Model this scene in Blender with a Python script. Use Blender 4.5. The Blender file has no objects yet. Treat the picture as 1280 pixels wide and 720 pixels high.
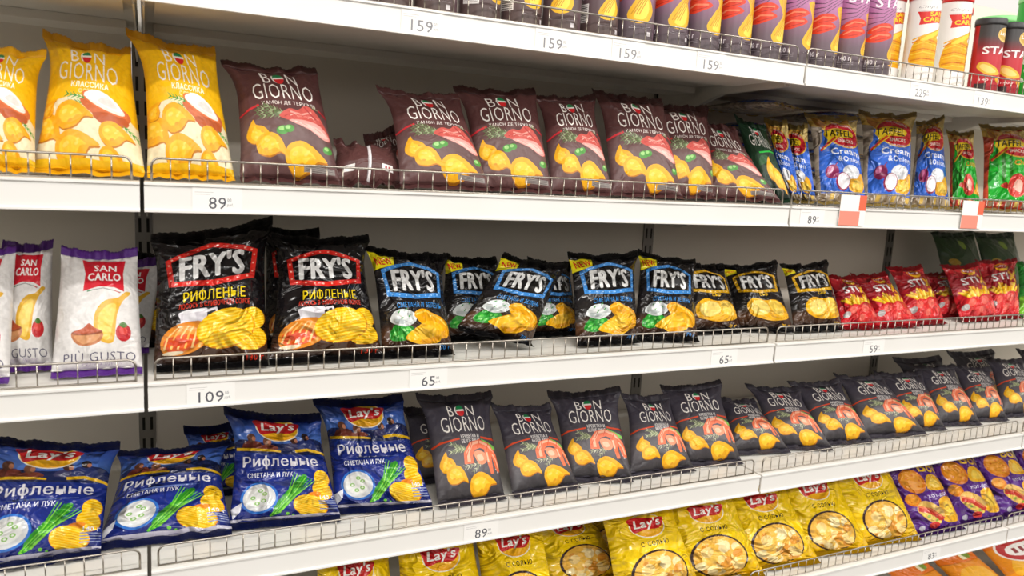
import bpy, math, random
import numpy as np
from mathutils import Matrix, Vector
from mathutils.bvhtree import BVHTree
from mathutils.geometry import delaunay_2d_cdt

S = bpy.context.scene
COL = S.collection

# ------------------------------------------------------------------ camera, world, lights, exposure
F = 962.6
YAW, PIT, ROL = .4468, -.1548, .0549
CAM = np.array([.0065, -1.3228, 1.5529])
ZR = [1.8146, 1.5006, 1.1801, .8561, .5582, .235]      # shelf tops, highest first
SEAM = [-1.33, 0.0, 1.33, 2.347, 3.36, 4.69]            # bay seams along the aisle
RAILH = .047
BACK = .54
fwd = np.array([math.sin(YAW) * math.cos(PIT), math.cos(YAW) * math.cos(PIT), math.sin(PIT)])
_r = np.array([math.cos(YAW), -math.sin(YAW), 0])
_u = np.cross(_r, fwd)
RGT = _r * math.cos(ROL) + _u * math.sin(ROL)
UPV = -_r * math.sin(ROL) + _u * math.cos(ROL)

cd = bpy.data.cameras.new('camera')
cam = bpy.data.objects.new('camera', cd)
COL.objects.link(cam)
cam.matrix_world = Matrix(((RGT[0], UPV[0], -fwd[0], CAM[0]), (RGT[1], UPV[1], -fwd[1], CAM[1]),
                           (RGT[2], UPV[2], -fwd[2], CAM[2]), (0, 0, 0, 1)))
cd.sensor_width = 36
cd.lens = F * 36 / 1280
cd.clip_start = .05
cd.dof.use_dof = True
cd.dof.focus_distance = 1.62
cd.dof.aperture_fstop = 5.0
S.camera = cam

S.view_settings.view_transform = 'Standard'
S.view_settings.look = 'None'
S.view_settings.exposure = 0.0
S.view_settings.gamma = 1
S.view_settings.use_curve_mapping = False
w = bpy.data.worlds.new('world')
S.world = w
w.use_nodes = True
_nt = w.node_tree
_bg = _nt.nodes['Background']
_tc0 = _nt.nodes.new('ShaderNodeTexCoord')          # a lit hall: pale ceiling above, dim floor and goods below
_sp = _nt.nodes.new('ShaderNodeSeparateXYZ')
_cr = _nt.nodes.new('ShaderNodeValToRGB')
_mr = _nt.nodes.new('ShaderNodeMapRange')
_nt.links.new(_tc0.outputs['Generated'], _sp.inputs[0])
_mr.inputs[1].default_value = -1
_mr.inputs[2].default_value = 1
_nt.links.new(_sp.outputs['Z'], _mr.inputs[0])
_nt.links.new(_mr.outputs[0], _cr.inputs[0])
_cr.color_ramp.elements[0].position = .495
_cr.color_ramp.elements[0].color = (.06, .048, .04, 1)
_cr.color_ramp.elements[1].position = .85
_cr.color_ramp.elements[1].color = (1, .97, .93, 1)
_e = _cr.color_ramp.elements.new(.57)
_e.color = (.95, .90, .84, 1)
_nt.links.new(_cr.outputs[0], _bg.inputs[0])
_bg.inputs[1].default_value = 1.05


def lamp(name, x, y, z, sx, sy, power, tilt=0):
    l = bpy.data.lights.new(name, 'AREA')
    l.shape = 'RECTANGLE'
    l.size = sx
    l.size_y = sy
    l.energy = power
    l.color = (1, .965, .92)
    o = bpy.data.objects.new(name, l)
    COL.objects.link(o)
    o.location = (x, y, z)
    o.rotation_euler = (tilt, 0, 0)
    return o


# rows of fluorescent ceiling lamps over this aisle and the next one
for _x in (-1.6, .6, 2.8, 5.0):
    lamp('ceiling_lamp', _x, -1.25, 3.0, 1.5, .09, 17, math.radians(18))
for _x in (-.5, 1.7, 3.9):
    lamp('ceiling_lamp', _x, -3.4, 3.0, 1.5, .12, 36, math.radians(35))


# ------------------------------------------------------------------ helpers
def pj(X, Y, Z):
    d = np.array([X, Y, Z]) - CAM
    k = d @ fwd
    return 640 + F * (d @ RGT) / k, 360 - F * (d @ UPV) / k


def ray(u, v):
    return fwd * F + RGT * (u - 640) - UPV * (v - 360)


def atY(u, v, Y):
    d = ray(u, v)
    return CAM + d * (Y - CAM[1]) / d[1]


def xat(u, Y, Z):                      # x of the point on the line (Y, Z) that is seen in column u
    lo, hi = -3.0, 7.0
    for _ in range(40):
        m = (lo + hi) / 2
        if (np.array([m, Y, Z]) - CAM) @ fwd < .05 or pj(m, Y, Z)[0] < u:
            lo = m
        else:
            hi = m
    return lo


def hexc(h):
    h = h.lstrip('#')
    c = [int(h[i:i + 2], 16) / 255 for i in (0, 2, 4)]
    return tuple(x / 12.92 if x <= .04045 else ((x + .055) / 1.055) ** 2.4 for x in c)


def mix(a, b, t):
    return tuple(x + (y - x) * t for x, y in zip(a, b))


def lin(c):
    return hexc(c) if isinstance(c, str) else c


def vgrad(stops):                      # printed vertical colour run: [(y, colour), ...]
    st = [(y, hexc(c)) for y, c in stops]

    def f(x, y):
        if y <= st[0][0]:
            return st[0][1]
        for (y0, c0), (y1, c1) in zip(st, st[1:]):
            if y <= y1:
                return mix(c0, c1, (y - y0) / (y1 - y0))
        return st[-1][1]
    return f


def material(name, color=None, rough=.5, metal=0, spec=.5, attr=False, bump=None, coat=0, noise=None):
    m = bpy.data.materials.new(name)
    m.use_nodes = True
    nt = m.node_tree
    b = nt.nodes['Principled BSDF']
    b.inputs['Roughness'].default_value = rough
    b.inputs['Metallic'].default_value = metal
    b.inputs['Specular IOR Level'].default_value = spec
    b.inputs['Coat Weight'].default_value = coat
    b.inputs['Coat Roughness'].default_value = .08
    if attr:
        a = nt.nodes.new('ShaderNodeAttribute')
        a.attribute_name = 'Col'
        nt.links.new(a.outputs['Color'], b.inputs['Base Color'])
        if bump:                       # uneven ink of the printed pictures
            u0 = nt.nodes.new('ShaderNodeUVMap')
            n0 = nt.nodes.new('ShaderNodeTexNoise')
            n0.inputs['Scale'].default_value = 22
            n0.inputs['Detail'].default_value = 4
            r0 = nt.nodes.new('ShaderNodeMapRange')
            r0.inputs[1].default_value = .3
            r0.inputs[2].default_value = .7
            r0.inputs[3].default_value = .90
            r0.inputs[4].default_value = 1.07
            h0 = nt.nodes.new('ShaderNodeVectorMath')
            h0.operation = 'SCALE'
            nt.links.new(u0.outputs[0], n0.inputs['Vector'])
            nt.links.new(n0.outputs['Fac'], r0.inputs[0])
            nt.links.new(a.outputs['Color'], h0.inputs[0])
            nt.links.new(r0.outputs[0], h0.inputs['Scale'])
            nt.links.new(h0.outputs[0], b.inputs['Base Color'])
    else:
        b.inputs['Base Color'].default_value = (*lin(color), 1)
    if noise:
        tc = nt.nodes.new('ShaderNodeTexCoord')
        n = nt.nodes.new('ShaderNodeTexNoise')
        n.inputs['Scale'].default_value = noise[0]
        r = nt.nodes.new('ShaderNodeMixRGB')
        r.inputs[1].default_value = (*lin(color), 1)
        r.inputs[2].default_value = (*lin(noise[1]), 1)
        nt.links.new(tc.outputs['Object'], n.inputs['Vector'])
        nt.links.new(n.outputs['Fac'], r.inputs[0])
        nt.links.new(r.outputs[0], b.inputs['Base Color'])
    if bump:
        kind, sc, st, dist = bump
        uv = nt.nodes.new('ShaderNodeUVMap')
        n = nt.nodes.new('ShaderNodeTexNoise')
        n.inputs['Scale'].default_value = sc
        n.inputs['Detail'].default_value = 2.0
        n.inputs['Distortion'].default_value = 1.2
        nt.links.new(uv.outputs[0], n.inputs['Vector'])
        src = n.outputs['Fac']
        if kind == 'crinkle':
            v = nt.nodes.new('ShaderNodeTexVoronoi')
            v.feature = 'F1'
            v.inputs['Scale'].default_value = sc * 1.15
            mx = nt.nodes.new('ShaderNodeMixRGB')
            mx.inputs[0].default_value = .22
            nt.links.new(uv.outputs[0], mx.inputs[1])
            nt.links.new(n.outputs['Color'], mx.inputs[2])
            nt.links.new(mx.outputs[0], v.inputs['Vector'])
            ad = nt.nodes.new('ShaderNodeMath')
            ad.operation = 'ADD'
            nt.links.new(v.outputs['Distance'], ad.inputs[0])
            nt.links.new(n.outputs['Fac'], ad.inputs[1])
            src = ad.outputs[0]
        bp = nt.nodes.new('ShaderNodeBump')
        bp.inputs['Strength'].default_value = st
        bp.inputs['Distance'].default_value = dist
        nt.links.new(src, bp.inputs['Height'])
        nt.links.new(bp.outputs[0], b.inputs['Normal'])
        if coat:
            nt.links.new(bp.outputs[0], b.inputs['Coat Normal'])
    return m


M_MATTE = material('matte_printed_film', attr=True, rough=.42, spec=.45, bump=('noise', 3.5, .25, .02))
M_SATIN = material('satin_printed_film', attr=True, rough=.3, spec=.5, bump=('crinkle', 3.0, .3, .02))
M_GLOSS = material('glossy_printed_film', attr=True, rough=.14, spec=.6, bump=('crinkle', 3.0, .9, .035))
M_CAN = material('printed_card_tube', attr=True, rough=.35, spec=.4)
M_PAPER = material('printed_paper', attr=True, rough=.6, spec=.3)
M_SHELF = material('white_painted_steel', '#e9e6df', rough=.4, noise=(9, '#e2dfd6'))
M_RAIL = material('white_price_rail_plastic', '#eceae6', rough=.4, noise=(5, '#e6e4de'))
M_BACKP = material('grey_white_back_panel', '#e6dfd3', rough=.5, noise=(4, '#dfd8cb'))
M_POST = material('grey_upright_steel', '#8f8b84', rough=.35, metal=.6)
_nt = M_POST.node_tree                                 # rows of punched slots
_a = _nt.nodes.new('ShaderNodeTexCoord')
_b = _nt.nodes.new('ShaderNodeSeparateXYZ')
_nt.links.new(_a.outputs['Object'], _b.inputs[0])


def _math(op, x, y=None):
    n = _nt.nodes.new('ShaderNodeMath')
    n.operation = op
    for i, t in enumerate((x, y)):
        if t is None:
            continue
        if isinstance(t, (int, float)):
            n.inputs[i].default_value = t
        else:
            _nt.links.new(t, n.inputs[i])
    return n.outputs[0]


_zs = _math('GREATER_THAN', _math('FRACT', _math('MULTIPLY', _b.outputs['Z'], 20)), .4)
_xs = _math('LESS_THAN', _math('ABSOLUTE', _math('SUBTRACT', _math('ABSOLUTE', _b.outputs['X']), .008)), .0028)
_mx = _nt.nodes.new('ShaderNodeMixRGB')
_mx.inputs[1].default_value = (*hexc('#8f8b84'), 1)
_mx.inputs[2].default_value = (*hexc('#16130f'), 1)
_nt.links.new(_math('MULTIPLY', _zs, _xs), _mx.inputs[0])
_nt.links.new(_mx.outputs[0], _nt.nodes['Principled BSDF'].inputs['Base Color'])
M_WIRE = material('chrome_wire', '#aca59b', rough=.28, metal=1.0)
M_FLOOR = material('pale_floor_tile', '#4a423a', rough=.4, noise=(2, '#403932'))


def empty(name, loc, label, cat, group=None):
    o = bpy.data.objects.new(name, None)
    COL.objects.link(o)
    o.location = loc
    o.empty_display_size = .02
    o['label'] = label
    o['category'] = cat
    if group:
        o['group'] = group
    return o


def link(name, me, parent=None, loc=None):
    o = bpy.data.objects.new(name, me)
    COL.objects.link(o)
    if parent is not None:
        o.parent = parent
    if loc is not None:
        o.location = loc
    return o


class MB:
    def __init__(s):
        s.v = []
        s.f = []

    def box(s, x0, y0, z0, x1, y1, z1):
        n = len(s.v)
        s.v += [(x0, y0, z0), (x1, y0, z0), (x1, y1, z0), (x0, y1, z0), (x0, y0, z1), (x1, y0, z1), (x1, y1, z1), (x0, y1, z1)]
        s.f += [tuple(n + i for i in q) for q in ((3, 2, 1, 0), (4, 5, 6, 7), (0, 1, 5, 4), (1, 2, 6, 5), (2, 3, 7, 6), (3, 0, 4, 7))]

    def prism_x(s, pts, x0, x1):       # outline in (y, z), extruded along x
        n = len(s.v)
        k = len(pts)
        s.v += [(x0, y, z) for y, z in pts] + [(x1, y, z) for y, z in pts]
        s.f += [tuple(n + i for i in range(k)), tuple(n + k + i for i in reversed(range(k)))]
        s.f += [(n + i, n + k + i, n + k + (i + 1) % k, n + (i + 1) % k) for i in range(k)]

    def tube(s, pts, r, k=6, closed=False):
        pts = [np.array(p, float) for p in pts]
        n0 = len(s.v)
        prev = None
        for i, p in enumerate(pts):
            a = pts[max(i - 1, 0)]
            b = pts[min(i + 1, len(pts) - 1)]
            t = (b - a) / np.linalg.norm(b - a)
            if prev is None:
                h = np.array([0, 0, 1.]) if abs(t[2]) < .9 else np.array([0, 1., 0])
                prev = np.cross(t, h)
            e = prev - t * (prev @ t)
            e /= np.linalg.norm(e)
            prev = e
            g = np.cross(t, e)
            for j in range(k):
                an = 2 * math.pi * j / k
                s.v.append(tuple(p + r * (e * math.cos(an) + g * math.sin(an))))
        for i in range(len(pts) - 1):
            for j in range(k):
                a, b = n0 + i * k + j, n0 + i * k + (j + 1) % k
                s.f.append((a, b, b + k, a + k))
        s.f.append(tuple(n0 + j for j in reversed(range(k))))
        s.f.append(tuple(n0 + (len(pts) - 1) * k + j for j in range(k)))

    def lathe(s, prof, k=32):          # (r, z) profile round the z axis
        n0 = len(s.v)
        for r, z in prof:
            for j in range(k):
                a = 2 * math.pi * j / k
                s.v.append((r * math.cos(a), r * math.sin(a), z))
        for i in range(len(prof) - 1):
            for j in range(k):
                a, b = n0 + i * k + j, n0 + i * k + (j + 1) % k
                s.f.append((a, b, b + k, a + k))
        s.f.append(tuple(n0 + j for j in reversed(range(k))))
        s.f.append(tuple(n0 + (len(prof) - 1) * k + j for j in range(k)))

    def mesh(s, name, mat, smooth=False):
        me = bpy.data.meshes.new(name)
        me.from_pydata(s.v, [], s.f)
        me.materials.append(mat)
        if smooth:
            me.polygons.foreach_set('use_smooth', [True] * len(me.polygons))
        me.update()
        return me

    def build(s, name, mat, parent=None, loc=None, smooth=False, bevel=0):
        o = link(name, s.mesh(name, mat, smooth), parent, loc)
        if bevel:
            b = o.modifiers.new('bevel', 'BEVEL')
            b.width = bevel
            b.segments = 2
        return o


# ------------------------------------------------------------------ printed artwork: flat vector drawings
_tc = {}


def text_tris(txt, bold, shear):
    key = (txt, bold, shear)
    if key not in _tc:
        c = bpy.data.curves.new('type', 'FONT')
        c.body = txt.replace('ф', 'о').replace('Ф', 'О')
        c.resolution_u = 2
        c.offset = bold
        c.shear = shear
        c.space_character = 1.06
        o = bpy.data.objects.new('type', c)
        COL.objects.link(o)
        dg = bpy.context.evaluated_depsgraph_get()
        me = o.evaluated_get(dg).to_mesh()
        v = np.array([p.co[:2] for p in me.vertices])
        t = []
        bars = []
        for p in me.polygons:
            q = list(p.vertices)
            t += [(q[0], q[i], q[i + 1]) for i in range(1, len(q) - 1)]
        o.evaluated_get(dg).to_mesh_clear()
        for i, ch in enumerate(txt):
            if ch in 'фФ':
                ends = []
                for body in (txt[:i + 1], 'о' if ch == 'ф' else 'О'):
                    c.body = body.replace('ф', 'о').replace('Ф', 'О')
                    bpy.context.view_layer.update()
                    dg = bpy.context.evaluated_depsgraph_get()
                    e = o.evaluated_get(dg)
                    xs = [p.co.x for p in e.to_mesh().vertices]
                    ends.append((min(xs), max(xs)))
                    e.to_mesh_clear()
                m = ends[0][1] - (ends[1][1] - ends[1][0]) / 2
                bars.append((m - .05, m + .05, -.2 if ch == 'ф' else -.04, .74 if ch == 'ф' else .77))
        for x0, x1, y0, y1 in bars:
            n = len(v)
            v = np.concatenate([v, [(x0, y0), (x1, y0), (x1, y1), (x0, y1)]])
            t += [(n, n + 1, n + 2), (n, n + 2, n + 3)]
        bpy.data.objects.remove(o)
        bpy.data.curves.remove(c)
        lo, hi = v.min(0), v.max(0)
        _tc[key] = ((v - (lo + hi) / 2) / (hi - lo), t)
    return _tc[key]


class Art:
    """A drawing on a sheet 1 wide and H tall; later shapes lie on earlier ones."""

    def __init__(s, H, base):
        s.H = H
        s.base = lin(base)
        s.sh = []
        s.rnd = random.Random(7)

    def add(s, polys, c):
        s.sh.append((polys, lin(c)))

    def poly(s, pts, c):
        s.add([pts], c)

    def rect(s, x0, y0, x1, y1, c):
        s.poly([(x0, y0), (x1, y0), (x1, y1), (x0, y1)], c)

    def ell(s, cx, cy, rx, ry, c, rot=0, n=18, a0=0, a1=360):
        r = math.radians(rot)
        p = []
        full = abs(a1 - a0) >= 360
        for i in range(n if full else n + 1):
            a = math.radians(a0 + (a1 - a0) * i / n)
            x, y = rx * math.cos(a), ry * math.sin(a)
            p.append((cx + x * math.cos(r) - y * math.sin(r), cy + x * math.sin(r) + y * math.cos(r)))
        s.poly(p, c)

    def stroke(s, pts, wd, c, taper=None):
        ps = []
        n = len(pts)
        ws = [wd * (1 if taper is None else 1 + (taper - 1) * i / (n - 1)) / 2 for i in range(n)]
        off = []
        for i, p in enumerate(pts):
            a, b = pts[max(i - 1, 0)], pts[min(i + 1, n - 1)]
            dx, dy = b[0] - a[0], b[1] - a[1]
            L = math.hypot(dx, dy) or 1
            off.append((-dy / L * ws[i], dx / L * ws[i]))
        for i in range(n - 1):
            p, q, o, o2 = pts[i], pts[i + 1], off[i], off[i + 1]
            ps.append([(p[0] - o[0], p[1] - o[1]), (q[0] - o2[0], q[1] - o2[1]), (q[0] + o2[0], q[1] + o2[1]), (p[0] + o[0], p[1] + o[1])])
        s.add(ps, c)

    def text(s, t, cx, cy, wd, h, c, bold=0.0, shear=0, rot=0, arc=0, taper=0):
        v, tr = text_tris(t, min(bold, 0), shear)
        r = math.radians(rot)
        P = []
        for a, b in v:
            x = a * wd
            y = b * h * (1 + taper * a * 2) + arc * (1 - 4 * a * a)
            P.append((cx + x * math.cos(r) - y * math.sin(r), cy + x * math.sin(r) + y * math.cos(r)))
        b = max(bold, 0) * h * .9
        if b > 0:                      # a heavier face: the outline overprinted a little to each side
            wk, hk = (wd - 2 * b) / wd, (h - 1.2 * b) / h
            P = [(cx + (x - cx) * wk, cy + (y - cy) * hk) for x, y in P]
            for dx, dy in ((-b, 0), (b, 0), (-.5 * b, .6 * b), (.5 * b, -.6 * b), (.5 * b, .6 * b), (-.5 * b, -.6 * b)):
                s.add([[(P[i][0] + dx, P[i][1] + dy) for i in q] for q in tr], c)
        else:
            s.add([[P[i] for i in q] for q in tr], c)

    # ---- pictures used on several designs
    def blob(s, pts, c, ox=0, oy=0, k=1.0, rot=0, sub=3):
        r = math.radians(rot)
        n = len(pts)
        o = []
        for i in range(n):            # closed Catmull-Rom through the points
            p0, p1, p2, p3 = (pts[(i + j - 1) % n] for j in range(4))
            for q in range(sub):
                t = q / sub
                o.append(tuple(.5 * (2 * p1[d] + (p2[d] - p0[d]) * t + (2 * p0[d] - 5 * p1[d] + 4 * p2[d] - p3[d]) * t * t
                                     + (3 * p1[d] - p0[d] - 3 * p2[d] + p3[d]) * t ** 3) for d in (0, 1)))
        s.poly([(ox + k * (x * math.cos(r) - y * math.sin(r)), oy + k * (x * math.sin(r) + y * math.cos(r))) for x, y in o], c)

    def leafchip(s, cx, cy, k, rot, c0='#e9a915', c1='#f5c430', c2='#b9740e'):
        """a curled crisp: rounded body drawn out to one pointed corner"""
        sh = [(-.5, .0), (-.38, .32), (-.05, .42), (.25, .25), (.55, -.12), (.3, -.1), (.05, -.3), (-.3, -.33)]
        s.blob(sh, c2, cx + .015 * k, cy - .05 * k, k * 1.0, rot)
        s.blob(sh, c0, cx, cy, k, rot)
        s.blob([(x * .62 - .08, y * .6 + .03) for x, y in sh], c1, cx, cy, k, rot)
        r = math.radians(rot)
        for a, b, q in ((-.2, .12, .09), (.02, .05, .06), (-.1, -.15, .07), (.12, .12, .05)):
            x, y = a + s.rnd.uniform(-.04, .04), b
            s.ell(cx + k * (x * math.cos(r) - y * math.sin(r)), cy + k * (x * math.sin(r) + y * math.cos(r)), k * q, k * q * .6, '#f6cf57' if b > 0 else '#dd9a18', rot + 20, 8)

    def ridgechip(s, cx, cy, rx, ry, rot, stripe=25, c0='#f5b800', c1='#ffd83a', n=9):
        s.ell(cx, cy, rx, ry, '#d98a08', rot, 20)
        s.ell(cx - .004, cy + .008, rx * .97, ry * .96, c0, rot, 20)
        r = math.radians(stripe)
        for i in range(n):
            t = -.86 + 1.72 * i / (n - 1)
            hx = math.sqrt(max(0, 1 - t * t)) * .93
            # chord of the ellipse across the stripe direction
            p = []
            for e in (-hx, hx):
                a, b = e * rx, t * ry
                rr = math.radians(rot)
                p.append((cx + a * math.cos(rr) - b * math.sin(rr), cy + a * math.sin(rr) + b * math.cos(rr)))
            s.stroke(p, ry * .95 / n, c1)

    def herb(s, x0, y0, x1, y1, c='#7d8f5a', c2='#a9b583', n=6, wl=.07):
        s.stroke([(x0, y0), (x1, y1)], .008, c)
        dx, dy = x1 - x0, y1 - y0
        L = math.hypot(dx, dy)
        ux, uy = dx / L, dy / L
        for i in range(n):
            t = (i + .6) / n
            px, py = x0 + dx * t, y0 + dy * t
            for sg in (-1, 1):
                ex, ey = px + wl * (ux * .8 - sg * uy * .6), py + wl * (uy * .8 + sg * ux * .6)
                s.stroke([(px, py), ((px + ex) / 2, (py + ey) / 2), (ex, ey)], .016, c if (i + sg) % 2 else c2, .3)

    def compile(s, nx=30, ny=42):
        """one triangle mesh of the sheet: every outline is an edge, each triangle takes the topmost shape's colour"""
        vs, idx, edges = [], {}, set()
        H = s.H

        def vid(p):
            k = (round(p[0], 5), round(p[1], 5))
            if k not in idx:
                idx[k] = len(vs)
                vs.append(Vector(k))
            return idx[k]

        def join(i, j):
            if i != j:
                edges.add((min(i, j), max(i, j)))
        rim = [(i / nx, 0) for i in range(nx)] + [(1, H * j / ny) for j in range(ny)] + [(1 - i / nx, H) for i in range(nx)] + [(0, H - H * j / ny) for j in range(ny)]
        for p, q in zip(rim, rim[1:] + rim[:1]):
            join(vid(p), vid(q))
        for ps, c in s.sh:
            cnt = {}
            for p in ps:
                q = [vid(t) for t in p]
                for i, j in zip(q, q[1:] + q[:1]):
                    k = (min(i, j), max(i, j))
                    cnt[k] = cnt.get(k, 0) + 1
            for (i, j), n in cnt.items():
                if n == 1:
                    join(i, j)
        for i in range(1, nx):
            for j in range(1, ny):
                vid(((i + (.5 if j % 2 else 0)) / (nx + .5), H * j / ny))
        V, E, T, ov, oe, of = delaunay_2d_cdt(vs, sorted(edges), [], 0, 1e-5)
        P = np.array([v[:] for v in V])
        T = np.array(T)
        cen = P[T].mean(1)
        ok = (cen[:, 0] > 0) & (cen[:, 0] < 1) & (cen[:, 1] > 0) & (cen[:, 1] < H)
        T, cen = T[ok], cen[ok]
        own = np.full(len(T), -1)
        o = np.argsort(cen[:, 0])
        sx = cen[o, 0]
        for k, (ps, c) in enumerate(s.sh):
            for p in ps:
                q = np.array(p)
                lo, hi = q.min(0), q.max(0)
                m = o[np.searchsorted(sx, lo[0]):np.searchsorted(sx, hi[0])]
                m = m[(cen[m, 1] > lo[1]) & (cen[m, 1] < hi[1])]
                if not len(m):
                    continue
                x, y = cen[m, 0], cen[m, 1]
                ins = np.zeros(len(m), bool)
                for (ax, ay), (bx, by) in zip(q, np.roll(q, -1, 0)):
                    if ay != by:
                        ins ^= ((ay > y) != (by > y)) & (x < (bx - ax) * (y - ay) / (by - ay) + ax)
                own[m[ins]] = k
        cols = np.zeros((len(T), 3, 3))
        for k in range(-1, len(s.sh)):
            m = np.nonzero(own == k)[0]
            c = s.base if k < 0 else s.sh[k][1]
            if callable(c):
                for i in m:
                    for j in range(3):
                        cols[i, j] = c(*P[T[i, j]])
            else:
                cols[m] = c
        s.P, s.T, s.C = P, T, cols
        s.P[:, 1] /= H
        return s


def art_bon(base, sub, dark):
    a = Art(1.38, base)
    W = '#f1ece5'
    H = a.H
    a.text('BON', .50, .862 * H, .40, .185, W, -.006)
    a.ell(.487, .862 * H, .056, .098, '#17824a')
    a.poly([(.431, .878 * H), (.543, .878 * H), (.543, .855 * H), (.431, .855 * H)], W)
    a.ell(.487, .855 * H, .056, .086, '#d3242a', 0, 14, 180, 360)
    a.text('GIORNO', .50, .705 * H, .69, .225, W, -.008)
    return a


def A_yellow():
    a = art_bon('#eeb70a', None, 0)
    H = a.H
    a.sh.insert(0, ([[(0, .0), (1, 0), (1, .33 * H), (.75, .45 * H), (.4, .5 * H), (.18, .46 * H), (0, .34 * H)]], lin('#e7d9b4')))
    a.text('КЛАССИКА', .53, .585 * H, .42, .07, '#fbf6e6', .02)
    a.text('С СОЛЬЮ', .53, .53 * H, .24, .05, '#f6ecc0', .01)
    a.herb(.5, .47 * H, .28, .50 * H, '#3f8f3c', '#69ab52', 5, .06)
    a.herb(.5, .43 * H, .33, .43 * H, '#3f8f3c', '#69ab52', 5, .06)
    a.blob([(.43, .46 * H), (.55, .36 * H), (.75, .30 * H), (.92, .34 * H), (.92, .42 * H), (.7, .46 * H)], '#c8673a')
    a.blob([(.56, .36 * H), (.7, .27 * H), (.9, .30 * H), (.88, .37 * H)], '#b35428')
    a.ell(.68, .45 * H, .25, .085, '#d9713d', -22)
    a.ell(.68, .452 * H, .225, .07, '#e9e2d4', -22)
    a.blob([(.47, .49 * H), (.56, .545 * H), (.68, .535 * H), (.82, .47 * H), (.86, .40 * H), (.7, .42 * H)], '#f7f4ef')
    a.blob([(.62, .46 * H), (.72, .50 * H), (.82, .43 * H), (.74, .42 * H)], '#dcd8d2')
    for cx, cy, k, r in ((.36, .34, .38, 10), (.1, .24, .36, -30), (.78, .22, .32, 5), (.40, .12, .40, 20), (.72, .06, .24, -15), (.09, .40, .2, 60)):
        a.leafchip(cx, cy * H, k, r, '#eca512', '#f4bf2c')
    a.herb(.86, .30 * H, .99, .24 * H, '#3f8f3c', '#69ab52', 4, .05)
    a.rect(0, 0, 1, .05 * H, '#e3b50c')
    return a.compile()


def A_ham():
    a = art_bon(vgrad([(0, '#5b3b3a'), (.5, '#6c5250'), (.75, '#5a3635'), (1.4, '#4e2d2c')]), None, 0)
    H = a.H
    a.text('ХАМОН ДЕ ТЕРУЭЛЬ', .54, .58 * H, .62, .055, '#f1ebe4', .0)
    a.stroke([(0, .515 * H), (.1, .545 * H), (.2, .57 * H)], .028, '#c32630')
    a.stroke([(.88, .565 * H), (1, .545 * H)], .028, '#c32630')
    for x1, y1 in ((.18, .54), (.17, .50), (.25, .565), (.2, .46)):
        a.herb(.5, .465 * H, x1, y1 * H, '#5f7048', '#93a37a', 7, .06)
    a.herb(.62, .50 * H, .84, .575 * H, '#7a6b45', '#9aa37a', 4, .06)
    a.blob([(.4, .46 * H), (.52, .53 * H), (.62, .52 * H), (.72, .575 * H), (.82, .54 * H), (.9, .46 * H), (.97, .33 * H), (.88, .29 * H), (.7, .37 * H), (.5, .42 * H)], '#c8574f')
    a.blob([(.5, .42 * H), (.68, .43 * H), (.86, .41 * H), (.96, .33 * H), (.88, .29 * H), (.72, .35 * H)], '#e6a29a')
    a.blob([(.62, .40 * H), (.8, .39 * H), (.93, .33 * H), (.86, .31 * H), (.72, .36 * H)], '#eec0b6')
    a.stroke([(.53, .50 * H), (.66, .48 * H), (.78, .52 * H)], .022, '#e79a8e')
    a.stroke([(.6, .46 * H), (.74, .47 * H), (.86, .47 * H)], .02, '#d9776c')
    a.stroke([(.7, .56 * H), (.76, .5 * H), (.84, .45 * H)], .018, '#a8383a')
    for i in range(7):
        x0 = .46 + .065 * i
        a.stroke([(x0, (.455 + .012 * i - .003 * i * i) * H), (x0 + .05, (.475 + .012 * i - .003 * i * i) * H), (x0 + .09, (.45 + .008 * i - .003 * i * i) * H)], .012, ('#b0403c', '#edb3a6', '#d06a60')[i % 3], .4)
    for i in range(5):
        x0 = .56 + .075 * i
        a.stroke([(x0, (.415 - .014 * i) * H), (x0 + .08, (.40 - .018 * i) * H)], .01, ('#f3d3ca', '#d98a80')[i % 2], .4)
    for x, y, q in ((.42, .33, .07), (.49, .345, .06), (.90, .21, .06)):
        a.ell(x, y * H, q, q * .75, '#4f9440', 20, 12)
        a.ell(x - .012, y * H + .014, q * .5, q * .38, '#9ccc7c', 20, 8)
    a.leafchip(.16, .33 * H, .28, 115)
    a.leafchip(.30, .205 * H, .33, -22)
    a.leafchip(.64, .125 * H, .42, 8)
    a.rect(.62, .03 * H, .95, .07 * H, '#8c8480')
    for i in range(3):
        a.rect(.64, (.035 + .012 * i) * H, .93, (.039 + .012 * i) * H, '#5c5450')
    return a.compile()


def A_ham_back():
    a = Art(1.38, '#5a3735')
    H = a.H
    a.rect(.47, 0, .51, H, '#e5dfe0')
    a.rect(.14, .1 * H, .28, .22 * H, '#e9e3df')
    a.rect(.66, .1 * H, .82, .22 * H, '#ece6e2')
    a.rect(.70, .14 * H, .73, .18 * H, '#b04248')
    a.rect(.75, .14 * H, .78, .18 * H, '#b04248')
    a.text('BON', .45, .94 * H, .3, .1, '#eee8e2', -.01)
    return a.compile()


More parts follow.
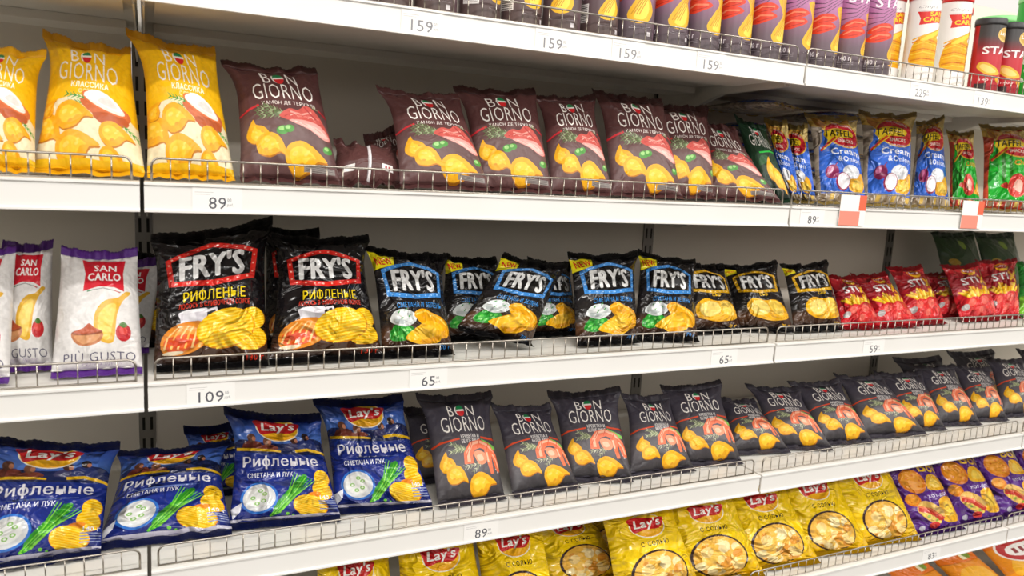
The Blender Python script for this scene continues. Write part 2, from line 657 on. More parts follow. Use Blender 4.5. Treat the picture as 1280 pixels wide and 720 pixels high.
def A_shrimp():
    a = art_bon(vgrad([(0, '#2f2c2f'), (.35, '#5a5559'), (.72, '#4c474d'), (1.0, '#3d3945'), (1.4, '#37333c')]), None, 0)
    H = a.H
    a.text('КРЕВЕТКА И', .55, .575 * H, .29, .055, '#efeae6', .015)
    a.text('БЕЛОЕ ВИНО', .55, .525 * H, .29, .055, '#efeae6', .015)
    a.stroke([(0, .50 * H), (.1, .53 * H), (.38, .555 * H)], .028, '#dd4a22')
    a.stroke([(.72, .555 * H), (1, .535 * H)], .028, '#dd4a22')
    for x1, y1 in ((.24, .51), (.22, .43), (.30, .46)):
        a.herb(.46, .44 * H, x1, y1 * H, '#7f8a62', '#b3ba92', 6, .055)
    a.herb(.74, .31 * H, .40, .27 * H, '#9a9a7e', '#c7c6ac', 7, .06)
    a.herb(.7, .33 * H, .52, .22 * H, '#8a8c70', '#b9b99c', 5, .05)
    a.poly([(.72, .54 * H), (.97, .46 * H), (.96, .42 * H), (.76, .46 * H)], '#7cc255')
    arc = [(.47 + .0, .30 * H), (.47, .39 * H), (.55, .47 * H), (.68, .49 * H), (.82, .45 * H), (.92, .36 * H), (.97, .27 * H)]
    a.stroke(arc, .15, '#e8704a', .6)
    a.stroke([(x, y + .028) for x, y in arc], .05, '#f7b493', .5)
    a.blob([(.56, .40 * H), (.66, .42 * H), (.76, .38 * H), (.74, .30 * H), (.62, .29 * H)], '#ee9470')
    a.blob([(.86, .42 * H), (.95, .36 * H), (1.0, .24 * H), (.93, .2 * H), (.88, .3 * H)], '#e66a44')
    a.stroke([(.88, .38 * H), (.94, .32 * H), (.96, .24 * H)], .03, '#f7b190')
    a.blob([(.60, .37 * H), (.68, .38 * H), (.71, .33 * H), (.63, .32 * H)], '#f5bd9e')
    a.stroke([(.80, .42 * H), (.81, .30 * H), (.83, .19 * H)], .12, '#ea7650', .45)
    a.stroke([(.78, .40 * H), (.79, .30 * H)], .03, '#f8bfa0')
    for i in range(4):
        x, y = arc[i + 1]
        a.stroke([(x - .05, y - .06), (x + .02, y + .07)], .012, '#d1512e')
    a.leafchip(.16, .335 * H, .26, 105, '#e9a915', '#f5c430')
    a.leafchip(.28, .20 * H, .31, -18, '#e9a915', '#f5c430')
    a.leafchip(.66, .10 * H, .40, 14, '#e9a915', '#f5c430')
    a.ell(.93, .20 * H, .014, .014, '#b9b3b6', 0, 8)
    a.ell(.9, .23 * H, .01, .01, '#b9b3b6', 0, 8)
    return a.compile()


def A_green_bon():
    a = art_bon(vgrad([(0, '#16231a'), (.6, '#1d3a24'), (1.4, '#14301c')]), None, 0)
    H = a.H
    a.stroke([(.3, .53 * H), (1, .62 * H)], .03, '#23c243')
    a.blob([(.2, .36 * H), (.5, .42 * H), (.55, .5 * H), (.3, .48 * H)], '#2c5a34')
    a.leafchip(.55, .33 * H, .4, 100)
    a.leafchip(.72, .2 * H, .44, -40)
    return a.compile()


def frys_logo(a, c, lamp_c, y0, y1, x0=.08, x1=.92, wave=.05):
    mid = (x0 + x1) / 2
    out = [(x0 + .03, y0 + .05), (mid, y0 - wave * .2), (x1 - .03, y0 + .05), (x1, y1 - .11), (x1 - .14, y1 - .05), (mid, y1 + wave), (x0 + .14, y1 - .05), (x0, y1 - .11)]
    cx, cy = mid, (y0 + y1) / 2
    a.poly(out, c)
    sx, sy = (x1 - x0 - .10) / (x1 - x0), (y1 - y0 - .085) / (y1 - y0 + wave)
    inn = [(cx + (x - cx) * sx, cy + (y - cy) * sy) for x, y in out]
    a.poly(inn, '#141214')
    n = len(out)
    for i in range(n):
        (ax, ay), (bx, by) = out[i], out[(i + 1) % n]
        (ax2, ay2), (bx2, by2) = inn[i], inn[(i + 1) % n]
        p, q = ((ax + ax2) / 2, (ay + ay2) / 2), ((bx + bx2) / 2, (by + by2) / 2)
        m = max(2, int(math.hypot(q[0] - p[0], q[1] - p[1]) / .075))
        for j in range(m):
            t = (j + .5) / m
            a.ell(p[0] + (q[0] - p[0]) * t, p[1] + (q[1] - p[1]) * t, .011, .011, lamp_c, 0, 6)
    a.text("FRY'S", mid + .012, cy - .005, (x1 - x0) * .70, (y1 - y0) * .60, '#0a090b', .05)
    a.text("FRY'S", mid, cy, (x1 - x0) * .71, (y1 - y0) * .62, '#ececea', .045, taper=.0)


def A_frys_red():
    a = Art(1.40, vgrad([(0, '#2a201c'), (.12, '#4a2f20'), (.3, '#221b18'), (.5, '#141113'), (1.4, '#121012')]))
    H = a.H
    frys_logo(a, '#d8281f', '#ffb5a0', .545 * H, .885 * H)
    a.text('РИФЛЕНЫЕ', .52, .475 * H, .56, .12, '#efcf1c', .01)
    a.text('ЛОСОСЬ В СЛИВОЧНОМ СОУСЕ', .52, .405 * H, .64, .055, '#e03a22', .01)
    a.blob([(.20, .36 * H), (.30, .365 * H), (.44, .375 * H), (.45, .33 * H), (.43, .2 * H), (.24, .2 * H), (.22, .3 * H)], '#cfcad0')
    a.blob([(.24, .345 * H), (.34, .35 * H), (.36, .22 * H), (.27, .22 * H)], '#e2dfe3')
    a.ell(.325, .362 * H, .11, .018, '#f2f0f2', 0, 12)
    a.stroke([(.44, .35 * H), (.53, .365 * H), (.55, .31 * H), (.46, .25 * H)], .028, '#d6d1d6')
    a.blob([(.06, .2 * H), (.2, .28 * H), (.44, .27 * H), (.46, .14 * H), (.28, .06 * H), (.08, .08 * H)], '#e28a2c')
    a.blob([(.08, .17 * H), (.22, .2 * H), (.4, .17 * H), (.3, .09 * H), (.12, .09 * H)], '#d9541f')
    for i in range(6):
        a.stroke([(.08 + .06 * i, .10 * H), (.11 + .06 * i, .19 * H), (.2 + .045 * i, .255 * H)], .02, '#f2ae52' if i % 2 else '#f7c77e', .6)
    a.blob([(.12, .15 * H), (.2, .175 * H), (.3, .15 * H), (.2, .12 * H)], '#cf4420')
    a.ell(.16, .075 * H, .09, .02, '#e8d8b8')
    a.ridgechip(.83, .15 * H, .17, .12, 0, 25)
    a.ridgechip(.86, .28 * H, .13, .11, 20, 25)
    a.ridgechip(.62, .22 * H, .27, .19, 12, 25, n=11)
    a.text('130 г', .88, .02 * H, .16, .05, '#d8361f', .02)
    return a.compile()


def A_frys_sm():
    a = Art(1.30, vgrad([(0, '#1b1614'), (.06, '#3a2519'), (.2, '#553722'), (.34, '#2c2825'), (.6, '#1e1b1d'), (1.3, '#141215')]))
    H = a.H
    frys_logo(a, '#4590dc', '#a5d4ff', .475 * H, .885 * H)
    a.poly([(0, .80 * H), (.27, .86 * H), (.31, 1.0 * H), (.0, 1.0 * H)], '#f2e21c')
    a.text('NEW', .15, .905 * H, .22, .12, '#d8281f', .03, rot=7)
    a.text('СМЕТАНА И ЗЕЛЕНЬ', .54, .41 * H, .64, .07, '#3b93e0', .012)
    a.blob([(.1, .15 * H), (.2, .24 * H), (.36, .22 * H), (.46, .14 * H), (.3, .08 * H), (.14, .09 * H)], '#2f9a35')
    for i in range(8):
        a.ell(.14 + .04 * i, (.12 + .03 * (i % 3)) * H, .03, .022, '#58c04b' if i % 2 else '#238429', 0, 8)
        a.ell(.12 + .042 * i, (.17 - .028 * (i % 4)) * H, .02, .014, '#7fd06a' if i % 3 else '#1c7324', 30 * i, 7)
    a.blob([(.12, .26 * H), (.16, .34 * H), (.28, .37 * H), (.44, .33 * H), (.46, .25 * H), (.3, .2 * H)], '#dfe4e2')
    a.blob([(.2, .30 * H), (.3, .345 * H), (.4, .3 * H), (.3, .27 * H)], '#f0f2f0')
    a.blob([(.16, .28 * H), (.24, .27 * H), (.34, .25 * H), (.28, .225 * H), (.18, .24 * H)], '#b9c2c0')
    a.blob([(.34, .33 * H), (.42, .31 * H), (.41, .27 * H), (.36, .29 * H)], '#c6cecb')
    for x, y in ((.22, .33), (.32, .35), (.36, .29), (.26, .27)):
        a.stroke([(x, y * H), (x + .025, y * H + .03)], .014, '#3a9b40')
    a.blob([(.44, .30 * H), (.56, .37 * H), (.7, .33 * H), (.9, .28 * H), (.96, .2 * H), (.9, .1 * H), (.7, .12 * H)], '#efa613')
    a.blob([(.3, .1 * H), (.48, .2 * H), (.66, .25 * H), (.84, .2 * H), (.8, .07 * H), (.6, .03 * H), (.45, .06 * H)], '#f8b81e')
    a.blob([(.42, .12 * H), (.56, .19 * H), (.7, .21 * H), (.74, .13 * H), (.58, .08 * H)], '#f8c235')
    a.blob([(.5, .07 * H), (.64, .09 * H), (.78, .12 * H), (.78, .08 * H), (.6, .04 * H)], '#e59b14')
    a.stroke([(.46, .31 * H), (.6, .345 * H), (.8, .28 * H), (.92, .22 * H)], .02, '#f9cc4c')
    a.text('70 г', .88, .02 * H, .14, .045, '#3b93e0', .02)
    return a.compile()


def A_frys_cheese():
    a = Art(1.30, vgrad([(0, '#1b1614'), (.06, '#3a2519'), (.2, '#553722'), (.34, '#2c2825'), (.6, '#1e1b1d'), (1.3, '#141215')]))
    H = a.H
    frys_logo(a, '#e8b012', '#ffe9a0', .485 * H, .885 * H)
    a.poly([(0, .85 * H), (.2, .88 * H), (.22, .97 * H), (0, 1.0 * H)], '#f2e21c')
    a.text('NEW', .10, .925 * H, .15, .06, '#d8281f', .03, rot=7)
    a.text('СЫР', .56, .455 * H, .17, .07, '#efbf1c', .02)
    a.blob([(.2, .3 * H), (.34, .4 * H), (.55, .36 * H), (.76, .38 * H), (.93, .3 * H), (.95, .14 * H), (.7, .08 * H), (.4, .1 * H), (.24, .16 * H)], '#efb01e')
    a.blob([(.26, .29 * H), (.4, .36 * H), (.56, .32 * H), (.6, .2 * H), (.42, .14 * H), (.3, .18 * H)], '#f6d873')
    a.blob([(.6, .34 * H), (.78, .36 * H), (.88, .28 * H), (.84, .16 * H), (.68, .18 * H)], '#f7cf55')
    a.text('70 г', .86, .03 * H, .14, .045, '#e6b21c', .02)
    return a.compile()


def lays_logo(a, cx, cy, w):
    a.ell(cx, cy, w * .54, w * .44, '#f3ead2', 0, 24)
    a.ell(cx, cy, w * .51, w * .41, vgrad([(cy - w * .4, '#f0a811'), (cy + w * .4, '#ffd83c')]), 0, 24)
    a.blob([(cx - w * .54, cy + w * .26), (cx - w * .2, cy + w * .34), (cx + w * .2, cy + w * .24), (cx + w * .56, cy + w * .22), (cx + w * .5, cy + w * .02),
            (cx + w * .3, cy - w * .16), (cx - w * .1, cy - w * .14), (cx - w * .44, cy - w * .22), (cx - w * .5, cy + w * .02)], '#c61f24')
    a.text("Lay's", cx + .005, cy + w * .045, w * .86, w * .40, '#fbf7f2', .03, .25, rot=3)


def A_lays_blue():
    a = Art(1.28, vgrad([(0, '#17205e'), (.15, '#1d2f86'), (.7, '#1b2e84'), (.82, '#20398f'), (.98, '#5077c4'), (1.12, '#3a5cae'), (1.28, '#1f3580')]))
    H = a.H
    a.blob([(.0, .66 * H), (.06, .76 * H), (.25, .73 * H), (.5, .71 * H), (.7, .73 * H), (.85, .78 * H), (1.0, .74 * H), (1.0, .62 * H), (.5, .60 * H)], '#1b2653')
    for x, y, q, hc, bc in ((.19, .775, .055, '#5a3527', '#6b2d22'), (.36, .735, .055, '#7a4a33', '#7d3b2a'), (.66, .755, .05, '#4a2c24', '#3b3a63'), (.80, .80, .05, '#2c211f', '#26346e')):
        a.blob([(x - .1, .655 * H), (x - .07, y * H - .05), (x + .07, y * H - .05), (x + .11, .655 * H)], bc)
        a.ell(x, y * H, q * .85, q * 1.1, hc, 0, 14)
        a.ell(x + .025, y * H - .012, q * .4, q * .6, '#b9795a', 0, 8)
    a.stroke([(.02, .665 * H), (.2, .655 * H), (.42, .64 * H), (.5, .63 * H)], .038, '#e8b818', .6)
    a.stroke([(.66, .635 * H), (.8, .655 * H), (1.0, .625 * H)], .038, '#e8b818')
    lays_logo(a, .5, .885 * H, .44)
    a.text('Рифленые', .49, .525 * H, .80, .165, '#f0eef6', .016)
    a.rect(.16, .452 * H, .78, .456 * H, '#5f78c4')
    a.text('СМЕТАНА И ЛУК', .37, .405 * H, .46, .058, '#eef0fa', .02)
    a.blob([(.42, .06 * H), (.6, .2 * H), (.74, .36 * H), (.70, .40 * H), (.56, .28 * H), (.4, .12 * H)], '#2f8f2a')
    for i in range(8):
        a.stroke([(.36 + .012 * i, .03 * H + .005 * i), (.52 + .012 * i, .2 * H), (.62 + .028 * i, (.42 - .012 * i) * H)], .022, ('#4fae2b', '#7ed043', '#2f8f24')[i % 3], .4)
    a.ell(.26, .2 * H, .18, .18, '#2f6fc6', 0, 24)
    a.ell(.26, .2 * H, .155, .155, '#cfd2d4', 0, 24)
    a.ell(.25, .205 * H, .12, .115, '#dedfdc', 0, 20)
    for x, y in ((.2, .2), (.27, .26), (.3, .17), (.24, .15), (.31, .23)):
        a.ell(x, y * H, .026, .022, '#8cba6a', 0, 10)
        a.ell(x, y * H, .012, .01, '#e9efe2', 0, 6)
    a.ridgechip(.90, .36 * H, .085, .11, -10, 60, n=7)
    a.ridgechip(.88, .24 * H, .1, .12, 15, 60, n=7)
    a.ell(.78, .2 * H, .08, .035, '#ef8a1c', 15)
    a.ridgechip(.74, .1 * H, .17, .125, -20, 35, n=10)
    a.poly([(.0, .12 * H), (.1, .17 * H), (.09, .09 * H), (.03, .03 * H)], '#e6e6ee')
    for i in range(4):
        a.rect(.82, (.06 + .025 * i) * H, .99, (.07 + .025 * i) * H, '#8e97bb')
    a.text('140 г', .91, .175 * H, .14, .05, '#eef0fa', .02)
    a.ell(.52, .045 * H, .018, .016, '#6cc03a', 0, 8)
    a.ell(.57, .03 * H, .012, .01, '#6cc03a', 0, 8)
    a.rect(0, 0, 1, .025 * H, '#b9b6c6')
    return a.compile()


def A_lays_yellow():
    a = Art(1.42, vgrad([(0, '#ecb90c'), (.6, '#f6cf12'), (1.42, '#efc60f')]))
    H = a.H
    lays_logo(a, .5, .79 * H, .46)
    a.text('с солью', .52, .585 * H, .38, .075, '#2d2008', .006)
    a.ell(.5, .25 * H, .36, .37, '#3a2624', 0, 28)
    a.ell(.505, .248 * H, .332, .342, '#eeb648', 0, 28)
    rnd = random.Random(3)
    for i in range(46):
        an, rr = rnd.uniform(0, 6.28), .285 * math.sqrt(rnd.uniform(.02, 1))
        x, y = .505 + rr * math.cos(an), .248 * H + rr * math.sin(an)
        a.blob([(-.5, 0), (-.1, .4), (.45, .2), (.3, -.3), (-.3, -.35)], ('#f6d588', '#f2c456', '#f8e2a6', '#efb848', '#df9630')[i % 5], x, y, rnd.uniform(.12, .2), rnd.uniform(0, 360), 2)
    return a.compile()


def A_carlo():
    a = Art(1.40, '#dcd9d6')
    H = a.H
    a.blob([(.28, .965 * H), (.5, .945 * H), (.84, .945 * H)], '#c61f2c')
    a.poly([(.28, .97 * H), (.55, .945 * H), (.84, .945 * H), (.81, .8 * H), (.82, .63 * H), (.7, .665 * H), (.5, .67 * H), (.31, .63 * H), (.33, .8 * H)], '#c9182b')
    a.text('SAN', .58, .86 * H, .29, .1, '#f6f2ee', .045)
    a.text('CARLO', .57, .765 * H, .42, .11, '#f6f2ee', .045)
    a.stroke([(.36, .63 * H), (.56, .655 * H), (.78, .62 * H)], .01, '#8a8a88')
    a.stroke([(.36, .625 * H), (.43, .637 * H)], .012, '#2a7a44')
    a.stroke([(.70, .635 * H), (.77, .615 * H)], .012, '#b52a30')
    a.blob([(.46, .30 * H), (.47, .44 * H), (.58, .54 * H), (.74, .57 * H), (.84, .63 * H), (.9, .62 * H), (.8, .54 * H), (.73, .42 * H), (.70, .24 * H), (.66, .18 * H), (.54, .2 * H)], '#dba932')
    a.blob([(.5, .32 * H), (.53, .44 * H), (.64, .51 * H), (.72, .50 * H), (.68, .36 * H), (.64, .22 * H), (.56, .22 * H)], '#eec95c')
    a.ell(.80, .27 * H, .09, .105, '#b9252c', -10, 16)
    a.ell(.80, .285 * H, .05, .05, '#d94b44', -10, 12)
    a.blob([(.75, .33 * H), (.8, .36 * H), (.85, .33 * H), (.8, .31 * H)], '#4f7a34')
    a.blob([(.2, .27 * H), (.34, .275 * H), (.56, .27 * H), (.52, .19 * H), (.38, .165 * H), (.26, .19 * H)], '#b9764a')
    a.blob([(.23, .25 * H), (.38, .245 * H), (.53, .25 * H), (.48, .2 * H), (.34, .18 * H)], '#cf9464')
    a.ell(.38, .275 * H, .18, .035, '#8f4a2a', 0, 18)
    a.blob([(.22, .28 * H), (.34, .31 * H), (.40, .345 * H), (.46, .31 * H), (.54, .28 * H), (.38, .26 * H)], '#b5532e')
    a.text('PIÙ GUSTO', .53, .09 * H, .80, .12, '#45415e', -.006)
    a.text('Paprika flavour', .56, .03 * H, .46, .05, '#9a7fae', -.02, .4)
    return a.compile()


def A_taffel(kind):
    blue = kind == 'blue'
    a = Art(1.62, '#3a6bd0' if blue else '#18a52c')
    H = a.H
    # beige plank top with crisps
    a.rect(0, .80 * H, 1, H, '#e6c67e')
    rnd = random.Random(5)
    for i in range(11):
        a.blob([(-.5, 0), (-.1, .4), (.45, .2), (.3, -.3), (-.3, -.35)], ('#ecc25a', '#d69a3a', '#f4d88a', '#b97a3a')[i % 4], rnd.uniform(.05, .95), (.87 + rnd.uniform(0, .11)) * H, rnd.uniform(.2, .34), rnd.uniform(0, 360), 2)
    side = '#b9aa98' if blue else '#c24a30'
    a.poly([(0, .0), (.08, .0), (.04, .3 * H), (.06, .6 * H), (.12, .66 * H), (.16, .84 * H), (0, .88 * H)], side)
    a.rect(0, 0, 1, .07 * H, '#ab9a84' if blue else '#b03322')
    for i in range(6):
        a.rect(.08 + .16 * i, .01 * H, .16 + .16 * i, .06 * H, '#d9b458' if i % 2 else '#8a765c')
    if not blue:
        for i in range(5):
            a.blob([(.18 + .07 * i, .3 * H), (.2 + .07 * i, .6 * H), (.25 + .07 * i, .62 * H), (.24 + .07 * i, .3 * H)], '#2c7a1e' if i % 2 else '#37b53a')
    # logo
    a.ell(.58, .75 * H, .40, .30, '#e9b93a', -10, 24)
    a.ell(.58, .75 * H, .375, .275, '#c9202f', -10, 24)
    a.text('THE ORIGINAL', .62, .872 * H, .46, .055, '#f2e6d6', .02, arc=.035, rot=-14)
    a.text('SNACKS', .60, .652 * H, .36, .07, '#f2e6d6', .03)
    a.blob([(.16, .74 * H), (.3, .815 * H), (.62, .825 * H), (.82, .78 * H), (.76, .71 * H), (.44, .695 * H), (.28, .66 * H), (.12, .55 * H), (.22, .66 * H)], '#eecb22')
    a.stroke([(.08, .545 * H), (.26, .63 * H), (.4, .69 * H)], .05, '#d03a22', 1.5)
    a.stroke([(.12, .55 * H), (.28, .625 * H), (.42, .685 * H)], .02, '#f0cf30')
    a.text('TAFFEL', .48, .758 * H, .58, .15, '#1b1a16', .03, .2)
    if blue:
        a.text('SOUR CREAM', .58, .585 * H, .36, .04, '#e9eef8', .01)
        a.text('Cream', .58, .515 * H, .66, .125, '#f2f4fa', .03, arc=.012)
        a.text('&Onion', .64, .43 * H, .52, .10, '#eef2fa', .02)
        a.blob([(.46, .3 * H), (.6, .36 * H), (.82, .34 * H), (.84, .27 * H), (.7, .2 * H), (.5, .22 * H)], '#e8eaee')
        a.blob([(.54, .31 * H), (.66, .345 * H), (.78, .31 * H), (.66, .28 * H)], '#f9fafc')
        a.blob([(.6, .1 * H), (.6, .2 * H), (.76, .22 * H), (.9, .3 * H), (.97, .2 * H), (.9, .1 * H), (.74, .08 * H)], '#eeb02a')
        a.blob([(.66, .12 * H), (.72, .2 * H), (.88, .2 * H), (.88, .12 * H)], '#f6cf5a')
        a.ell(.25, .28 * H, .125, .125, '#8d2f5a', 0, 18)
        a.ell(.21, .305 * H, .05, .07, '#c06a92', -20, 12)
        a.stroke([(.30, .34 * H), (.36, .385 * H)], .03, '#8d3a5a', .4)
        a.ell(.46, .18 * H, .15, .15, '#8d2540', 0, 20)
        a.ell(.47, .185 * H, .125, .13, '#f1e7ec', 0, 18)
        a.ell(.48, .185 * H, .075, .085, '#fbf7fa', 0, 14)
    else:
        a.text('Chips', .72, .5 * H, .44, .14, '#e9c93a', .03, rot=8)
        a.text('Chips', .715, .505 * H, .42, .12, '#c8641f', .0, rot=8)
        a.blob([(.36, .2 * H), (.44, .33 * H), (.6, .36 * H), (.74, .28 * H), (.72, .14 * H), (.5, .1 * H)], '#d8423a')
        a.blob([(.46, .2 * H), (.54, .29 * H), (.66, .26 * H), (.62, .15 * H)], '#f0b8a6')
        a.blob([(.22, .22 * H), (.34, .26 * H), (.36, .19 * H)], '#c8352f')
        a.poly([(.74, .14 * H), (.9, .3 * H), (.97, .26 * H), (.96, .13 * H)], '#eea62a')
    return a.compile()


def A_stix(c0='#9b1420', c1='#c9202a', green=False):
    a = Art(1.30, vgrad([(0, c1), (.45, c1), (.55, c0), (1.0, c0), (1.3, c1)]))
    H = a.H
    a.ell(.52, .86 * H, .19, .13, '#f0b31c', 0, 18)
    a.ell(.52, .88 * H, .17, .075, '#b8141c', 0, 16)
    a.text("Lay's", .52, .885 * H, .27, .1, '#f6f2ee', .03, .2)
    a.text('STI', .40, .645 * H, .44, .19, '#f4f0ee', .04, rot=4)
    a.stroke([(.66, .57 * H), (.92, .77 * H)], .065, '#f0c02c')
    a.stroke([(.66, .74 * H), (.88, .55 * H)], .065, '#e5a81e')
    rnd = random.Random(4)
    for i in range(22):
        x = .06 + .88 * i / 21
        a.stroke([(.45 + (x - .45) * .45, .30 * H), (x, (.47 + rnd.uniform(-.04, .07)) * H)], .055, ('#e8a90f', '#f6cb2f', '#f9dc5c', '#d9920c')[i % 4], .7)
    if green:
        a.rect(0, 0, 1, .33 * H, '#7cc23a')
        a.ell(.3, .2 * H, .18, .16, '#dcdcd4', 0, 14)
    else:
        a.poly([(0, .0), (1, 0), (1, .34 * H), (.7, .36 * H), (.5, .30 * H), (.3, .33 * H), (0, .25 * H)], '#cc1f2a')
        for x, y, q in ((.3, .2, .17), (.62, .22, .2), (.85, .14, .15), (.5, .08, .14)):
            a.ell(x, y * H, q, q * .92, '#d8302f', 0, 18)
            a.ell(x - q * .2, y * H + q * .2, q * .55, q * .45, '#ee6a5c', 30, 12)
        a.ell(.12, .16 * H, .08, .07, '#b7b0ae', 20, 10)
    return a.compile()


def A_purple():
    a = Art(1.35, '#54247f')
    H = a.H
    a.text('Cri', .62, .93 * H, .36, .12, '#eebb25', .03, rot=-8)
    a.text('Boi', .74, .78 * H, .42, .18, '#f0c228', .04, rot=-10)
    for x, y, q in ((.18, .9, .13), (.16, .40, .12), (.3, .63, .23)):
        a.ell(x, y * H, q, q * .92, '#e0801c', 0, 20)
        a.ell(x - .01, y * H + .015, q * .8, q * .72, '#ee9d2c', 0, 18)
        for i in range(5):
            a.ell(x + q * .5 * math.cos(i * 1.3), y * H + q * .45 * math.sin(i * 1.3), q * .1, q * .08, '#d8741a', 0, 6)
    a.blob([(.5, .52 * H), (.62, .68 * H), (.84, .66 * H), (.96, .5 * H), (.74, .48 * H)], '#f0b520')
    a.blob([(.58, .54 * H), (.68, .64 * H), (.8, .6 * H), (.82, .52 * H)], '#f7d052')
    a.text('ХОТ-ДОГ', .66, .42 * H, .46, .06, '#e9e3f0', .02)
    a.blob([(.6, .1 * H), (.6, .36 * H), (.9, .38 * H), (.99, .2 * H), (.9, .06 * H)], '#f0b01c')
    a.blob([(.66, .16 * H), (.68, .32 * H), (.86, .33 * H), (.88, .16 * H)], '#f8cc40')
    a.blob([(.16, .3 * H), (.3, .38 * H), (.5, .32 * H), (.62, .2 * H), (.54, .08 * H), (.36, .1 * H), (.2, .2 * H)], '#e4b85e')
    a.stroke([(.18, .29 * H), (.36, .25 * H), (.58, .11 * H)], .1, '#c3301f')
    a.stroke([(.2, .31 * H), (.36, .275 * H), (.56, .15 * H)], .025, '#ea7a50')
    for i in range(5):
        a.ell(.24 + .07 * i, (.21 - .03 * i) * H, .035, .026, '#8fae3a' if i % 2 else '#eed25a', 20, 8)
    a.ell(.4, .06 * H, .1, .06, '#d2352c', 0, 12)
    a.ell(.16, .04 * H, .06, .05, '#b9b6c4', 0, 10)
    return a.compile()


def A_orange(mark):
    a = Art(1.3, '#e8901a')
    H = a.H
    a.rect(0, .7 * H, 1, H, '#e07214')
    a.blob([(.1, .3 * H), (.3, .6 * H), (.8, .58 * H), (.9, .25 * H), (.5, .15 * H)], '#f0b02a')
    if mark:
        a.ell(.52, .66 * H, .44, .28, '#efe6dc', 0, 24)
        a.ell(.52, .66 * H, .41, .255, '#b81f1f', 0, 24)
        a.blob([(.22, .6 * H), (.3, .72 * H), (.8, .72 * H), (.86, .58 * H), (.5, .54 * H)], '#f4f0ea')
        for i in range(4):
            a.rect(.32 + .13 * i, .6 * H, .39 + .13 * i, .68 * H, '#8e1c20')
    else:
        a.rect(.55, .75 * H, .66, .95 * H, '#efe9c0')
        a.ell(.72, .82 * H, .09, .08, '#7f9a3a', 0, 12)
    return a.compile()


def A_dkgreen():
    a = Art(1.3, '#22401a')
    H = a.H
    rnd = random.Random(9)
    for i in range(16):
        a.ell(rnd.uniform(.1, .9), rnd.uniform(.1, .9) * H, .11, .07, ('#4f8a2a', '#33661f', '#8aa832', '#b8942c')[i % 4], rnd.uniform(0, 180), 10)
    return a.compile()


def twist(a, x, y, k):
    """a tall curled crisp standing on its rounded end"""
    a.blob([(x - .16 * k, y + .62 * k), (x + .1 * k, y + .66 * k), (x + .2 * k, y + .5 * k), (x + .1 * k, y + .3 * k), (x + .2 * k, y + .08 * k), (x + .1 * k, y - .1 * k),
            (x - .12 * k, y - .12 * k), (x - .22 * k, y), (x - .1 * k, y + .22 * k), (x - .02 * k, y + .36 * k)], '#e9b21f')
    a.blob([(x - .1 * k, y + .6 * k), (x + .06 * k, y + .6 * k), (x + .12 * k, y + .48 * k), (x + .02 * k, y + .4 * k)], '#d9a52a')
    a.blob([(x + .04 * k, y + .28 * k), (x + .12 * k, y + .1 * k), (x + .04 * k, y - .06 * k), (x - .12 * k, y - .04 * k), (x - .06 * k, y + .14 * k)], '#f8d64e')
    for i in range(4):
        a.stroke([(x - (.16 - .04 * i) * k, y + .0 * k), (x + (.02 + .03 * i) * k, y + .3 * k), (x + (.1 + .03 * i) * k, y + .5 * k)], .015 * k, '#c98f14')


def A_crabcan():
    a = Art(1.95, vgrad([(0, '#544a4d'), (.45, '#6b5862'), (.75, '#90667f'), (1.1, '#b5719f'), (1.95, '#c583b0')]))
    H = a.H
    for i in range(7):
        a.stroke([(.95 + .0 * i, 1.38 + .06 * i), (.55, 1.22 + .055 * i - .04), (.3, .98 + .07 * i), (.02, .86 + .12 * i)], .010, '#4a3346')
    a.text('STAX', .53, 1.42, .78, .22, '#f2e9ef', .035)
    for dx, dy in ((.02, .04), (0, -.12)):
        a.blob([(.02 + dx, .78 + dy), (.18 + dx, .93 + dy), (.40 + dx, .97 + dy), (.56 + dx, .89 + dy), (.38 + dx, .79 + dy), (.2 + dx, .74 + dy)], '#de3d1f')
        a.stroke([(.1 + dx, .82 + dy), (.26 + dx, .90 + dy), (.48 + dx, .90 + dy)], .03, '#f0805a')
        a.stroke([(.2 + dx, .79 + dy), (.36 + dx, .83 + dy), (.46 + dx, .86 + dy)], .015, '#b52a16')
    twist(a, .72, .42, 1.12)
    a.rect(.52, .20, .94, .212, '#b3a9ae')
    a.rect(.56, .225, .9, .236, '#b3a9ae')
    a.rect(.84, .08, .92, .15, '#d8d2d4')
    a.text('140 г', .17, .24, .22, .09, '#d8d0d4', .03)
    for i in range(3):
        a.rect(.04, .12 + .03 * i, .34, .13 + .03 * i, '#a79da2')
    return a.compile(20, 40)


def A_browncan():
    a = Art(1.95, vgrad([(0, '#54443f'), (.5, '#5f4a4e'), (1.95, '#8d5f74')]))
    a.rect(.08, .20, .34, .5, '#e2dcd8')
    for i in range(9):
        a.rect(.10, .22 + .03 * i, .32, .232 + .03 * i, '#4a4040')
    twist(a, .70, .36, .9)
    a.rect(.5, .15, .92, .16, '#b3a9ae')
    a.rect(.84, .04, .92, .11, '#d8d2d4')
    a.text('140 г', .22, .6, .24, .08, '#d8d0d4', .03)
    return a.compile(20, 40)


